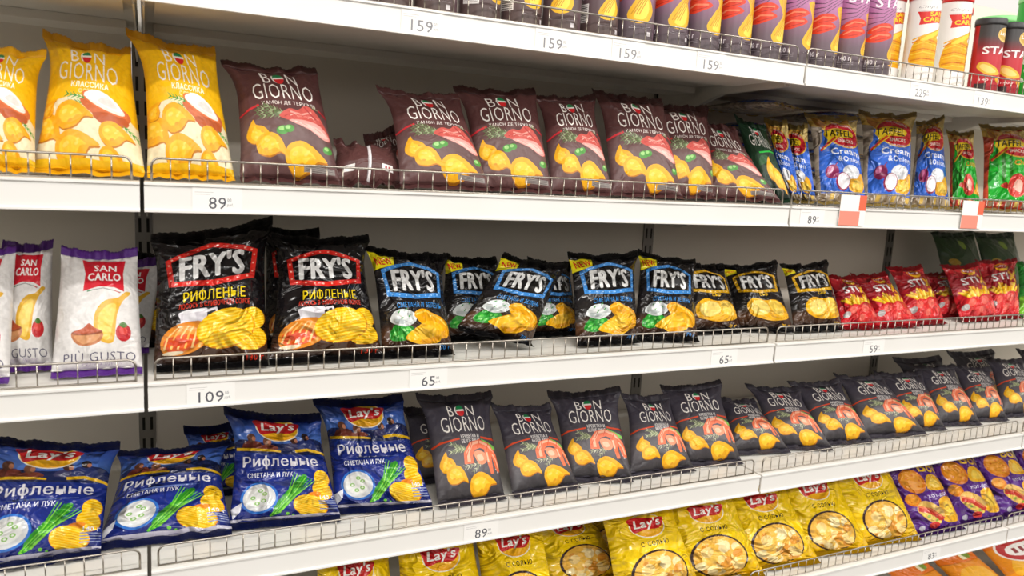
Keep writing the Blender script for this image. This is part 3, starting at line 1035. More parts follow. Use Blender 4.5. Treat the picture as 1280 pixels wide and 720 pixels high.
def A_carlocan():
    a = Art(2.5, '#ece9e4')
    a.text('Chips', .32, 2.12, .4, .09, '#6b6a70', -.01, .3)
    a.poly([(.1, 2.0), (.5, 2.02), (.92, 2.12), (.86, 1.9), (.9, 1.72), (.55, 1.7), (.16, 1.62), (.18, 1.8)], '#d9281f')
    a.text('SAN', .54, 1.945, .36, .13, '#f3d21c', .05, rot=5)
    a.text('CARLO', .53, 1.79, .6, .13, '#f3d21c', .05, rot=5)
    a.blob([(.04, .5), (.06, 1.0), (.2, 1.25), (.5, 1.45), (.86, 1.62), (.9, 1.5), (.62, 1.3), (.8, 1.1), (.84, .5), (.5, .42)], '#efa80f')
    for i in range(9):
        y = .52 + .085 * i
        a.stroke([(.06, y), (.3, y + .05 + .01 * i), (.6, y + .04), (.82, y + .02)], .035, ('#f8cf3a', '#d9820f', '#f3b51c')[i % 3])
    a.blob([(.22, 1.2), (.5, 1.42), (.82, 1.57), (.6, 1.36), (.34, 1.18)], '#f8d23c')
    a.text('Chips CLASSICA', .5, .2, .7, .07, '#b9b5ae', -.01)
    return a.compile(20, 44)


def A_redcan():
    a = Art(2.45, vgrad([(0, '#8d1620'), (.3, '#b51f2a'), (1.2, '#c5303a'), (1.6, '#7d2a30'), (1.9, '#45403f'), (2.45, '#3b3a3a')]))
    a.ell(.62, 1.95, .2, .25, '#e9c06a', 0, 18)
    a.ell(.62, 1.97, .18, .2, '#c9a24a', 0, 16)
    a.text("Lay's", .62, 1.98, .3, .16, '#f4efe6', .03, .2)
    a.text('STAX', .55, 1.4, .84, .26, '#f2ecea', .04)
    a.blob([(.05, .8), (.12, 1.0), (.3, .95), (.56, .72), (.6, .58), (.3, .55)], '#e5b53a')
    a.blob([(.12, .82), (.18, .93), (.36, .82), (.5, .66), (.3, .62)], '#f2d478')
    a.blob([(.5, .4), (.6, .52), (.86, .46), (.78, .3), (.6, .28)], '#e0a92e')
    a.rect(.04, .05, .3, .25, '#3b2a2c')
    a.text('140 г', .3, .38, .3, .07, '#f2d9d4', .01)
    return a.compile(20, 44)


def A_greencan():
    a = Art(2.4, vgrad([(0, '#1d9a2c'), (1.2, '#2fb43a'), (2.4, '#4cc24a')]))
    a.text('Ready', .6, 1.35, .5, .2, '#efc928', .03, rot=6)
    a.ell(.55, .6, .3, .3, '#dfe6ea', 0, 18)
    a.blob([(.3, .5), (.5, .8), (.8, .74), (.84, .5)], '#e8b53a')
    for i in range(6):
        a.ell(.12 + .06 * (i % 2), .4 + .22 * i, .04, .07, '#d6f0d2', 20, 8)
    return a.compile(20, 44)


def flat_sheet(name, art, w, h, parent, mat=M_PAPER, thick=.0008):
    """a flat printed sheet, front towards -y, standing on its lower edge"""
    n = len(art.P)
    V = np.zeros((n, 3))
    V[:, 0] = (art.P[:, 0] - .5) * w
    V[:, 1] = -thick
    V[:, 2] = art.P[:, 1] * h
    bk = np.array([(-w / 2, 0, 0), (w / 2, 0, 0), (w / 2, 0, h), (-w / 2, 0, h), (-w / 2, -thick, 0), (w / 2, -thick, 0), (w / 2, -thick, h), (-w / 2, -thick, h)])
    q = [(3, 2, 1, 0), (0, 1, 5, 4), (1, 2, 6, 5), (2, 3, 7, 6), (3, 0, 4, 7)]
    faces = [tuple(t) for t in art.T] + [tuple(n + i for i in f) for f in q]
    cols = np.concatenate([art.C.reshape(-1, 3), np.tile(art.base, (4 * len(q), 1))])
    me = bpy.data.meshes.new(name)
    me.from_pydata([tuple(v) for v in np.concatenate([V, bk])], [], faces)
    at = me.color_attributes.new('Col', 'FLOAT_COLOR', 'CORNER')
    at.data.foreach_set('color', np.concatenate([cols, np.ones((len(cols), 1))], 1).ravel())
    me.materials.append(mat)
    me.update()
    return link(name, me, parent)


# ------------------------------------------------------------------ floor
mb = MB()
mb.box(-6, -5, -.05, 9, 3, 0)
mb.build('floor', M_FLOOR)['kind'] = 'structure'

# ------------------------------------------------------------------ shelving
fr = empty('shelving_frame', (1.7, BACK + .03, 0), 'white shelving back wall with slotted uprights behind all the bags', 'shelving')


def rel(o, *p):
    return tuple(a - b for a, b in zip(p, o.location))


for i in range(5):
    x0, x1 = SEAM[i] + .018, SEAM[i + 1] - .018
    m = MB()
    ox, oy, oz = fr.location
    for z0, z1 in ((.12, .70), (.704, 1.086), (1.09, 1.47), (1.474, 1.845), (1.849, 2.2)):
        m.box(x0 - ox, BACK - oy, z0, x1 - ox, BACK + .012 - oy, z1)
    m.build('back_panel', M_BACKP, fr)
for i in range(6):
    m = MB()
    x = SEAM[i] - fr.location[0]
    m.box(-.017, BACK - .004 - oy, 0, .017, BACK + .05 - oy, 2.25)
    m.build('upright_post', M_POST, fr, (x, 0, 0))
    m = MB()
    m.box(x - .02, .02 - oy, 0, x + .02, BACK - .02 - oy, .10)
    m.build('foot', M_SHELF, fr)

ROWN = ['top', 'second', 'third', 'fourth', 'fifth', 'lowest']
HOLD = {
    (0, 0): 'with nothing of its stock in view', (0, 1): 'carrying the pink and brown crisp tubes', (0, 2): 'carrying the white and the red crisp tubes',
    (1, 0): 'carrying the left yellow bags', (1, 1): 'carrying the brown ham crisp bags', (1, 2): 'carrying the blue onion crisp bags',
    (2, 0): 'carrying the white paprika crisp bags', (2, 1): 'carrying the black framed bags', (2, 2): 'carrying the small red snack bags',
    (3, 0): 'carrying the left blue crisp bags', (3, 1): 'carrying blue bags and charcoal shrimp bags', (3, 2): 'carrying the right charcoal shrimp bags',
    (4, 1): 'carrying the left yellow salted crisp bags', (4, 2): 'carrying yellow bags and purple bags', (4, 3): 'carrying the last purple bags at right',
    (5, 2): 'carrying the orange snack bags', (5, 3): 'at the far lower right corner',
    (0, 3): 'at far right', (1, 3): 'beyond the green snack bags', (2, 3): 'beyond the last red snack bags', (3, 3): 'beyond the charcoal bags',
}
LEN = {0: 'left', 1: 'long middle', 2: 'right', 3: 'far right', 4: 'farthest'}


def wire_guard(r, b, x0, x1, z, holder):
    g = empty('wire_guard', ((x0 + x1) / 2, .012, z), 'chrome wire guard on the ' + ROWN[r] + ' shelf of the ' + LEN[b] + ' bay', 'wire guard', 'wire guards along the shelf fronts')
    hw = (x1 - x0) / 2 - .014
    h = .037
    R = .012
    m = MB()
    pts = [(-hw, 0, .001)]
    for i in range(6):
        a = math.pi / 2 * i / 5
        pts.append((-hw + R - R * math.cos(a), 0, h - R + R * math.sin(a)))
    for i in range(6):
        a = math.pi / 2 * i / 5
        pts.append((hw - R + R * math.sin(a), 0, h - R + R * math.cos(a)))
    pts.append((hw, 0, .001))
    m.tube(pts, .0018, 8)
    m.build('top_wire', M_WIRE, g, smooth=True)
    m = MB()
    m.tube([(-hw, .0, .0022), (hw, .0, .0022)], .0014, 6)
    m.build('bottom_wire', M_WIRE, g, smooth=True)
    m = MB()
    m.tube([(0, 0, .0015), (0, 0, h)], .0011, 6)
    me = m.mesh('upright_wire', M_WIRE, True)
    n = int(2 * hw / .0267)
    for i in range(1, n):
        link('upright_wire', me, g, (-hw + 2 * hw * i / n, 0, 0))
    return g


for r in range(6):
    for b in range(4):
        if (r, b) not in HOLD:
            continue
        x0, x1 = SEAM[b] + .003, SEAM[b + 1] - .003
        z = ZR[r]
        s = empty('store_shelf', ((x0 + x1) / 2, .25, z), 'white ' + ROWN[r] + ' shelf of the ' + LEN[b] + ' bay, ' + HOLD[(r, b)], 'shelf', 'white steel shelves')
        hw = (x1 - x0) / 2
        m = MB()
        m.box(-hw, -.246, -.028, hw, BACK - .256, 0)
        m.build('deck', M_SHELF, s, bevel=.0015)
        m = MB()                       # price rail: a shallow channel with two lips
        m.prism_x([(-.25, 0), (-.2465, 0), (-.2465, -RAILH), (-.25, -RAILH), (-.2535, -RAILH + .001), (-.2535, -RAILH + .004), (-.2505, -RAILH + .006),
                   (-.2505, -.006), (-.2535, -.004), (-.2535, -.001)], -hw, hw)
        m.build('price_rail', M_RAIL, s)
        m = MB()
        m.box(-hw + .02, -.2, -.036, hw - .02, -.03, -.0282)
        m.build('underside_stiffener', M_SHELF, s, bevel=.001)
        m = MB()
        m.box(-hw + .02, .1, -.044, hw - .02, .2, -.0282)
        m.build('underside_stiffener', M_SHELF, s, bevel=.001)
        for sg in (-1, 1):
            m = MB()
            m.prism_x([(-.20, -.0285), (BACK - .257, -.0285), (BACK - .257, -.085), (.15, -.085), (.02, -.05), (-.2, -.045)], sg * (hw - .004) - .0015, sg * (hw - .004) + .0015)
            m.build('bracket', M_SHELF, s)
        wire_guard(r, b, SEAM[b], SEAM[b + 1], z, HOLD[(r, b)])


# ------------------------------------------------------------------ price tags
def A_tag(num, faint):
    a = Art(.5, '#efede9')
    c = '#55555c' if not faint else '#8a898c'
    for i in range(2):
        a.rect(.05, .40 - .045 * i, .42 - .06 * i, .41 - .045 * i, '#b9b7b5')
    n = len(num)
    wd = .175 * n
    a.text(num, .50, .18, wd, .25, c, .004)
    a.text('00', .50 + wd / 2 + .065, .25, .08, .07, c, 0)
    a.text('руб.', .50 + wd / 2 + .085, .14, .13, .07, c, 0)
    return a.compile(4, 4)


_tags = {}
for num, row, u, txt in [('159', 0, 528, 'under the left brown tubes'), ('159', 0, 692, 'below the brown tubes, second from left'), ('159', 0, 786, 'third along the top shelf'),
                         ('159', 0, 890, 'under the left pink tubes'), ('229', 0, 1152, 'under the white tubes with red lids'), ('139', 0, 1230, 'under the red tubes with black lids'),
                         ('89', 1, 272, 'under the brown bag nearest the yellow bags'), ('89', 1, 1016, 'under the edgewise blue bags'),
                         ('109', 2, 264, 'under the big black bag with red frame'), ('65', 2, 536, 'under the first black bag with blue frame'), ('65', 2, 906, 'under the black bags with yellow frames'),
                         ('59', 2, 1093, 'under the small red snack bags'), ('89', 3, 602, 'under the first charcoal shrimp bag'), ('83', 4, 1165, 'under the purple bags')]:
    z = ZR[row] - .043
    x = xat(u, -.003, z + .02)
    t = empty('price_tag', (x, -.0007, z), 'white paper price tag reading ' + num + ' ' + txt, 'price tag', 'price tags in the shelf rails')
    if num not in _tags:
        _tags[num] = A_tag(num, row in (0,))
    flat_sheet('paper', _tags[num], .075, .0375, t)

a_talk = Art(.85, '#f2efea')
a_talk.rect(.72, .42, 1, .85, '#ea6a4c')
a_talk.rect(.0, 0, .78, .4, '#ef8f7c')
a_talk.rect(.78, 0, 1, .4, '#f4efe9')
a_talk.compile(4, 4)
for u, txt in ((1072, 'in front of the blue onion bags'), (1222, 'in front of the green snack bags')):
    z = ZR[1] - .040
    x = xat(u, -.02, z + .03)
    t = empty('shelf_flag', (x, -.0045, z), 'white and red paper shelf flag hanging ' + txt, 'shelf flag', 'shelf flags on the second shelf')
    flat_sheet('paper', a_talk, .085, .072, t, thick=.001)


# ------------------------------------------------------------------ bags
ARTS = {}


def art(k):
    if k not in ARTS:
        ARTS[k] = {'yellow': A_yellow, 'ham': A_ham, 'ham_back': A_ham_back, 'shrimp': A_shrimp, 'greenbon': A_green_bon, 'fred': A_frys_red, 'fblue': A_frys_sm, 'fyel': A_frys_cheese,
                   'lblue': A_lays_blue, 'lyel': A_lays_yellow, 'carlo': A_carlo, 'tblue': lambda: A_taffel('blue'), 'tgreen': lambda: A_taffel('green'), 'stix': A_stix,
                   'stixg': lambda: A_stix('#1d7a2c', '#2f9a38', True), 'purple': A_purple, 'orange': lambda: A_orange(False), 'orangem': lambda: A_orange(True), 'dkgreen': A_dkgreen}[k]()
    return ARTS[k]


SEAL = {'yellow': '#e2a60a', 'ham': '#4c2b2a', 'ham_back': '#4c2b2a', 'shrimp': '#35313a', 'greenbon': '#183420', 'fred': '#121012', 'fblue': '#121012', 'fyel': '#121012', 'lblue': '#16215c',
        'lyel': '#dda90e', 'carlo': '#54247e', 'tblue': '#dfbd6a', 'tgreen': '#dfbd6a', 'stix': '#b01722', 'stixg': '#2a8a34', 'purple': '#4a1f70', 'orange': '#d9801a', 'orangem': '#cf6a14', 'dkgreen': '#1a3015'}
BACKC = {'carlo': '#dedbd6', 'tblue': '#b9aa98', 'tgreen': '#b03322'}
FILM = {k: M_MATTE for k in ('yellow', 'ham', 'ham_back', 'shrimp', 'greenbon')}
FILM.update({k: M_SATIN for k in ('carlo', 'orange', 'orangem', 'dkgreen')})
_seed = [11]


def crease_field(rnd, amt):
    """folds of the film: pleats that fan out from both seals and a few sharp creases"""
    f = [(rnd.uniform(2, 4), rnd.uniform(0, 6.28), rnd.uniform(.5, 1)), (rnd.uniform(5, 8), rnd.uniform(0, 6.28), rnd.uniform(.3, .7)), (rnd.uniform(2, 4), rnd.uniform(0, 6.28), rnd.uniform(.5, 1)),
         (rnd.uniform(5, 8), rnd.uniform(0, 6.28), rnd.uniform(.3, .7))]
    cr = []
    for i in range(9):
        e = rnd.random()
        if e < .35:                    # from a top corner inwards
            sx = rnd.choice((0, 1))
            p = (sx + (rnd.uniform(0, .1) if sx == 0 else -rnd.uniform(0, .1)), rnd.uniform(.86, 1))
            an = math.radians(rnd.uniform(-70, -20)) if sx == 0 else math.radians(rnd.uniform(200, 250))
        elif e < .6:
            sx = rnd.choice((0, 1))
            p = (sx, rnd.uniform(0, .16))
            an = math.radians(rnd.uniform(15, 60)) if sx == 0 else math.radians(rnd.uniform(120, 165))
        else:
            p = (rnd.uniform(.1, .9), rnd.uniform(.1, .95))
            an = rnd.uniform(0, 6.28)
        cr.append((p[0], p[1], math.cos(an), math.sin(an), rnd.uniform(.15, .5), rnd.uniform(.02, .05), rnd.choice((-1, 1)) * rnd.uniform(.3, 1) * .0035))

    def W(u, v):
        d = np.zeros_like(u)
        for i, (fr_, ph, am) in enumerate(f):
            k = (1 - v) if i < 2 else v
            d += .0045 * am * np.exp(-k / (.09 if i % 2 else .16)) * np.sin(2 * math.pi * fr_ * u + ph + 2.0 * k)
        for x, y, cx, cy, L, wd, am in cr:
            t = (u - x) * cx + (v - y) * cy
            s = np.abs(-(u - x) * cy + (v - y) * cx)
            d += am * np.clip(1 - s / wd, 0, 1) ** 1.5 * np.clip(1 - np.abs(t / L * 2 - 1), 0, 1) ** .6
        edge = np.clip(1 - np.abs(2 * u - 1) ** 8, 0, 1)
        return d * edge * amt
    return W


class Shape:
    """the filled pillow of a bag between its four corners (world), its pleats and its waist"""

    def __init__(s, seed, TL, TR, BR, BL, T, pinch, amt, bow, sag):
        rnd = random.Random(seed)
        s.TL, s.TR, s.BR, s.BL = (np.array(p, float) for p in (TL, TR, BR, BL))
        s.ax = (s.TR + s.BR - s.TL - s.BL) / 2
        s.ay = (s.TL + s.TR - s.BL - s.BR) / 2
        s.up = s.ay / np.linalg.norm(s.ay)
        N = np.cross(s.ax, s.ay)
        s.N = N / np.linalg.norm(N)
        s.W = crease_field(rnd, amt)
        s.tilt = rnd.uniform(-.15, .15)
        pl, pr = pinch if isinstance(pinch, tuple) else (pinch * rnd.uniform(.6, 1.5), pinch * rnd.uniform(.6, 1.5))
        s.pl, s.pr, s.T, s.bow, s.sag, s.rnd = pl, pr, T, bow, sag, rnd

    def P(s, u, v, side):
        A = 2 * u - 1
        B = 2 * v - 1
        g = (1 - np.abs(B) ** 3.4) * (.72 + .5 * B)
        uu = .5 + .5 * ((s.pl - s.pr) * g / 2 + (2 - (s.pl + s.pr) * g) / 2 * A)
        p = (s.BL + np.outer(uu, s.BR - s.BL)) * (1 - v)[:, None] + (s.TL + np.outer(uu, s.TR - s.TL)) * v[:, None]
        p = p - np.outer(s.sag * (1 - A * A) * np.clip(v, 0, 1) ** 7, s.up)
        th = (1 - np.abs(A) ** 2.3) ** .62 * (1 - np.abs(B) ** 2.4) ** .66 * (1 - .22 * B + s.tilt * A)
        d = side * s.T * th * (1 if side > 0 else .3 + .6 * v) + side * s.W(u, v) * (1 if side > 0 else .6) - s.bow * B * B
        return p + np.outer(d, s.N)

    def coarse(s):
        n, m = 12, 14
        u, v = np.meshgrid(np.linspace(0, 1, n + 1), np.linspace(0, 1, m + 1))
        u, v = u.ravel(), v.ravel()
        V, Fc = [], []
        for side in (1, -1):
            o = len(V)
            q = s.P(u, v, side) + s.N * side * .002
            V += q.tolist()
            for j in range(m):
                for i in range(n):
                    k = o + j * (n + 1) + i
                    Fc.append((k, k + 1, k + n + 2, k + n + 1))
        e = s.P(np.linspace(0, 1, n + 1), np.ones(n + 1), 1)
        f = s.P(np.linspace(0, 1, n + 1), np.zeros(n + 1), 1)
        for a, b in ((e, e + s.up * .019 - s.N * .002), (f, f + s.N * .017 - np.array([0, 0, .008]))):
            o = len(V)
            V += a.tolist() + b.tolist()
            Fc += [(o + i, o + i + 1, o + n + 2 + i, o + n + 1 + i) for i in range(n)]
        return BVHTree.FromPolygons(V, Fc)


PLACED = []


def clear_of_others(sh):
    t = sh.coarse()
    for k, o in enumerate(PLACED):
        if o.overlap(t):
            return None
    return t


def bag(kind, TL, TR, BR, BL, label, group, T=.034, pinch=.10, amt=1.0, bow=0.0, seals=True, face=None, lift=.03, sag=.009, shape=None):
    """TL..BL: the corners of the filled part in the world, seen from the front"""
    a = art(kind)
    if shape is None:
        _seed[0] += 1
        shape = Shape(_seed[0], TL, TR, BR, BL, T, pinch, amt, bow, sag)
        PLACED.append(shape.coarse())
    P, N, ay, rnd = shape.P, shape.N, shape.ay, shape.rnd
    org = (shape.BL + shape.BR) / 2

    def nrm(u, v, side):
        e = .006
        u0, u1 = np.clip(u - e, 0, 1), np.clip(u + e, 0, 1)
        v0, v1 = np.clip(v - e, 0, 1), np.clip(v + e, 0, 1)
        n = np.cross(P(u1, v, side) - P(u0, v, side), P(u, v1, side) - P(u, v0, side)) * side
        return n / np.maximum(np.linalg.norm(n, axis=1), 1e-12)[:, None]

    u, v = a.P[:, 0].clip(0, 1), a.P[:, 1].clip(0, 1)
    Vf, Nf = P(u, v, 1), nrm(u, v, 1)
    nx, ny = 18, 22
    gu, gv = np.meshgrid(np.linspace(0, 1, nx + 1), np.linspace(0, 1, ny + 1))
    gu, gv = gu.ravel(), gv.ravel()
    Vb, Nb = P(gu, gv, -1), nrm(gu, gv, -1)
    nf = len(Vf)
    quads = []
    for j in range(ny):
        for i in range(nx):
            q = nf + j * (nx + 1) + i
            quads.append((q, q + nx + 1, q + nx + 2, q + 1))
    faces = [tuple(int(i) for i in t) for t in a.T] + quads
    bc = lin(BACKC.get(kind, SEAL[kind]))
    cols = np.concatenate([a.C.reshape(-1, 3), np.tile(bc, (4 * len(quads), 1))])
    V = np.concatenate([Vf, Vb]) - org
    me = bpy.data.meshes.new('body')
    me.from_pydata(V.tolist(), [], faces)
    at = me.color_attributes.new('Col', 'FLOAT_COLOR', 'CORNER')
    at.data.foreach_set('color', np.concatenate([cols, np.ones((len(cols), 1))], 1).ravel())
    uv = me.uv_layers.new(name='UVMap')
    li = np.zeros(len(me.loops), dtype=np.int32)
    me.loops.foreach_get('vertex_index', li)
    UV = np.stack([np.concatenate([u, gu]) + rnd.uniform(0, 50), np.concatenate([v, gv]) * a.H + rnd.uniform(0, 50)], 1)
    uv.data.foreach_set('uv', UV[li].ravel())
    me.polygons.foreach_set('use_smooth', [True] * len(me.polygons))
    me.materials.append(FILM.get(kind, M_GLOSS))
    me.update()
    me.normals_split_custom_set_from_vertices(np.concatenate([Nf, Nb]).tolist())
    root = empty('chip_bag', org, label, 'chip bag', group)
    link('body', me, root)
    if not seals:
        return root
    sc = lin(SEAL[kind])
    # crimped seals, rippled along their length with a saw-cut edge
    for nm, top in (('top_seal', True), ('bottom_seal', False)):
        k = 44
        rows_ = 4
        hs = .017 if top else .016
        us = np.linspace(0, 1, k + 1)
        vv = np.full(k + 1, 1.0 if top else 0.0)
        e0 = P(us, vv, 1)
        up = ay / np.linalg.norm(ay)
        ph = rnd.uniform(0, 6.28)
        f1, f2 = rnd.uniform(1.2, 2.4), rnd.uniform(3, 5)
        L = []
        for j in range(rows_ + 1):
            t = j / rows_
            rip = (.0025 * np.sin(2 * math.pi * f1 * us + ph) + .0012 * np.sin(2 * math.pi * f2 * us + 2 * ph)) * t
            if top:
                q = e0 + up * hs * t + np.outer(rip + .0008 * (j % 2) - .004 * t, N)
                if j == rows_:
                    q = q + np.outer(.0015 * (np.arange(k + 1) % 2), up)
            else:                      # bends forward and lies on the shelf
                fx = np.array([N[0], N[1], 0])
                fx /= max(np.linalg.norm(fx), 1e-6)
                q = e0 + fx * (hs * t) + np.array([0, 0, -1.0]) * (lift * .22 * (1 - (1 - t) ** 2))
                q = q + np.outer(.0012 * np.abs(np.sin(2 * math.pi * f1 * us + ph)) * t, np.array([0, 0, 1.0]))
                if j == rows_:
                    q = q + np.outer(.0015 * (np.arange(k + 1) % 2), fx)
            L.append(q - org)
        L = np.concatenate(L)
        fc = []
        for j in range(rows_):
            for i in range(k):
                q = j * (k + 1) + i
                fc.append((q, q + 1, q + k + 2, q + k + 1) if top else (q, q + k + 1, q + k + 2, q + 1))
        m2 = bpy.data.meshes.new(nm)
        m2.from_pydata(L.tolist(), [], fc)
        at = m2.color_attributes.new('Col', 'FLOAT_COLOR', 'CORNER')
        at.data.foreach_set('color', np.tile((*sc, 1), (4 * len(fc), 1)).ravel())
        m2.uv_layers.new(name='UVMap')
        m2.polygons.foreach_set('use_smooth', [True] * len(m2.polygons))
        m2.materials.append(FILM.get(kind, M_GLOSS))
        m2.update()
        so = link(nm, m2, root)
        md = so.modifiers.new('film', 'SOLIDIFY')
        md.thickness = .0006
    return root


def stand(row, kind, tl, tr, ubl, ubr, label, group, yb=.062, lean=.11, yaw=0.0, T=.034, lz=.012, zt=None, give='yaw', pinch=.14, amt=1.0, sag=.009, bow=0.0):
    """a bag standing on a shelf and leaning back; yaw > 0 sets its left edge deeper than its right one.
    Where it would cut into a bag already standing there it turns, slims or moves back a little."""
    z = ZR[row] + lz
    _seed[0] += 1
    t = None
    for k in range(16):
        y0 = yb + (k * .015 if give == 'back' else max(0, k - 6) * .008)
        w_ = yaw + (k * .009 if give == 'yaw' else 0)
        yl, yr = y0 + w_, y0
        BL = np.array([xat(ubl, yl, z), yl, z])
        BR = np.array([xat(ubr, yr, z), yr, z])
        if zt is None:
            TL = atY(tl[0], tl[1], yl + lean)
            TR = atY(tr[0], tr[1], yr + lean)
        else:
            TL = np.array([xat(tl, yl + lean, z + zt), yl + lean, z + zt])
            TR = np.array([xat(tr, yr + lean, z + zt), yr + lean, z + zt])
        sh = Shape(_seed[0], TL, TR, BR, BL, T * max(.5, 1 - .04 * k), pinch, amt, bow, sag)
        t = clear_of_others(sh)
        if t is not None:
            break
    if t is None:
        print('STILL CUTS', label)
        t = sh.coarse()
    elif k:
        print('moved', k, label)
    PLACED.append(t)
    return bag(kind, None, None, None, None, label, group, lift=lz * 2.6, shape=sh)


# -- second shelf: yellow and brown bags
G = 'yellow salted crisp bags on the second shelf'
stand(1, 'yellow', (-46, 55), (58, 72), -58, 44, 'yellow bag with salt bowl cut by the left photo edge, second shelf', G, T=.04)
stand(1, 'yellow', (53, 46), (164, 68), 40, 181, 'yellow bag with salt bowl, middle of the three on the second shelf', G, T=.042, pinch=(.24, .05))
stand(1, 'yellow', (158, 44), (270, 68), 184, 293, 'yellow bag with salt bowl beside the brown bags, over the shelf seam', G, T=.038, pinch=(.30, .06))
G = 'brown ham crisp bags on the second shelf'
stand(1, 'ham', (277, 82), (397, 92), 300, 425, 'brown ham bag standing alone, right after the yellow bags', G, T=.04, pinch=(.24, .04))
stand(1, 'ham', (472, 114), (575, 124), 500, 612, 'brown ham bag just right of the toppled bag', G, pinch=(.22, .06))
stand(1, 'ham', (568, 114), (670, 117), 597, 690, 'brown ham bag second right of the toppled bag', G, pinch=(.18, .05))
stand(1, 'ham', (669, 124), (745, 124), 688, 766, 'brown ham bag third right of the toppled bag', G)
stand(1, 'ham', (742, 117), (829, 129), 764, 852, 'brown ham bag covering the left of its neighbour', G, pinch=(.17, .03))
stand(1, 'ham', (806, 132), (886, 137), 825, 893, 'brown ham bag half hidden behind its left neighbour', G, yb=.11, give='back')
stand(1, 'ham', (868, 150), (922, 164), 882, 975, 'rightmost brown ham bag beside the dark green bag', G, yb=.05)
stand(1, 'greenbon', (919, 148), (958, 162), 946, 990, 'dark green crisp bag leaning beside the last brown bag', 'dark green crisp bag', yb=.08, T=.03)
bag('ham_back', atY(417, 180, .16), atY(497, 186, .16), atY(507, 228, .09), atY(413, 226, .09), 'brown bag toppled backwards showing its white back seam', 'brown ham crisp bags on the second shelf', T=.03, amt=1.8)
bag('ham', atY(455, 176, .30), atY(498, 160, .30), atY(512, 226, .26), atY(452, 226, .26), 'brown bag corner sticking up behind the toppled bag', 'brown ham crisp bags on the second shelf', T=.03)
G = 'blue onion snack bags on the second shelf'
stand(1, 'tblue', (955, 152), (985, 156), 984, 1002, 'edgewise blue snack bag right after the dark green bag', G, T=.03, yaw=.05, yb=.07)
stand(1, 'tblue', (978, 158), (1010, 160), 998, 1020, 'second edgewise blue snack bag, left of the first full onion bag', G, T=.03, yaw=.05, yb=.06)
stand(1, 'tblue', (1006, 146), (1072, 150), 1020, 1083, 'blue onion bag leftmost of the three facing the aisle', G, T=.034, yaw=.05)
stand(1, 'tblue', (1073, 143), (1146, 146), 1078, 1137, 'blue onion bag above the left red and white flag', G, T=.034, yaw=.05)
stand(1, 'tblue', (1145, 156), (1181, 148), 1136, 1187, 'blue onion bag between a blue bag and the green bags', G, T=.032, yaw=.05)
G = 'green snack bags on the second shelf'
stand(1, 'tgreen', (1183, 166), (1218, 168), 1187, 1226, 'narrow green snack bag right of the blue onion bags', G, T=.03, yaw=.05)
stand(1, 'tgreen', (1225, 159), (1286, 162), 1228, 1292, 'wide green snack bag at the right photo edge', G, T=.034, yaw=.05)
# -- third shelf
G = 'white paprika crisp bags on the third shelf'
stand(2, 'carlo', (-78, 315), (20, 316), -90, 12, 'white crisp bag cut by the left photo edge', G, yb=.045, T=.034, pinch=.03)
stand(2, 'carlo', (2, 310), (66, 310), -22, 66, 'white paprika bag partly behind the rightmost white bag', G, yb=.10, lean=.08, pinch=.03, give='back')
stand(2, 'carlo', (76, 318), (172, 320), 64, 178, 'rightmost white paprika bag standing fully in view', G, yb=.06, lean=.09, T=.036, pinch=.035)
stand(2, 'carlo', (112, 328), (202, 330), 112, 186, 'white crisp bag edge showing behind the rightmost white bag', G, yb=.20, lean=.06, pinch=.02, give='back')
G = 'large black crisp bags with red frames'
stand(2, 'fred', (188, 303), (341, 280), 192, 335, 'large black bag with red frame, left of the pair', G, yb=.06, lean=.10, T=.042)
stand(2, 'fred', (339, 300), (462, 302), 336, 478, 'large black bag with red frame, right of the pair', G, yb=.065, lean=.10, T=.042)
stand(2, 'fred', (165, 322), (240, 322), 150, 240, 'black bag with salmon picture in shadow behind the left large one', G, yb=.17, lean=.08, give='back')
stand(2, 'fred', (330, 290), (400, 294), 330, 420, 'black bag whose top corners poke up behind the right large one', G, yb=.19, lean=.06, give='back')
G = 'black sour cream crisp bags with blue frames'
bag('fblue', atY(626, 322, .17), atY(708, 336, .15), atY(664, 428, .075), atY(572, 408, .09), 'tilted black bag with blue frame leaning on its neighbours', G, T=.03)
stand(2, 'fblue', (458, 314), (560, 324), 478, 566, 'black bag with blue frame and NEW corner, leftmost', G, yb=.06)
stand(2, 'fblue', (555, 324), (622, 328), 548, 640, 'black bag with blue frame, second from left, partly covered', G, yb=.17, lean=.08, give='back')
stand(2, 'fblue', (660, 328), (714, 334), 655, 722, 'black bag with blue frame mostly covered by the tilted one', G, yb=.17, lean=.07, give='back')
stand(2, 'fblue', (710, 322), (798, 320), 720, 796, 'black bag with blue frame and NEW corner, right of the tilted one', G, yb=.07)
stand(2, 'fblue', (797, 318), (870, 330), 790, 872, 'black bag with blue frame and NEW corner, rightmost', G, yb=.05)
G = 'black cheese crisp bags with yellow frames'
stand(2, 'fyel', (842, 328), (906, 336), 845, 925, 'black bag with yellow frame, half behind the last blue framed one', G, yb=.12, lean=.09, give='back')
stand(2, 'fyel', (902, 336), (973, 330), 922, 992, 'black bag with yellow frame, middle of the three', G, yb=.08)
stand(2, 'fyel', (977, 335), (1036, 330), 992, 1052, 'black bag with yellow frame next to the red snack bags', G, yb=.08)
G = 'small red snack bags on the third shelf'
stand(2, 'stix', (1032, 346), (1072, 348), 1052, 1102, 'leftmost red snack bag beside the yellow framed bag', G, yb=.07, T=.03)
stand(2, 'stix', (1066, 346), (1110, 344), 1096, 1148, 'second red snack bag, its corner bent up', G, yb=.07, T=.03)
stand(2, 'stix', (1110, 337), (1154, 335), 1136, 1180, 'third red snack bag, with white glare over its name', G, yb=.09, T=.03)
stand(2, 'stix', (1153, 344), (1188, 342), 1170, 1210, 'red snack bag in shade, set back between brighter ones', G, yb=.16, T=.03, give='back')
stand(2, 'stix', (1178, 335), (1224, 332), 1200, 1247, 'red snack bag second from the right with a folded top corner', G, yb=.10, T=.03)
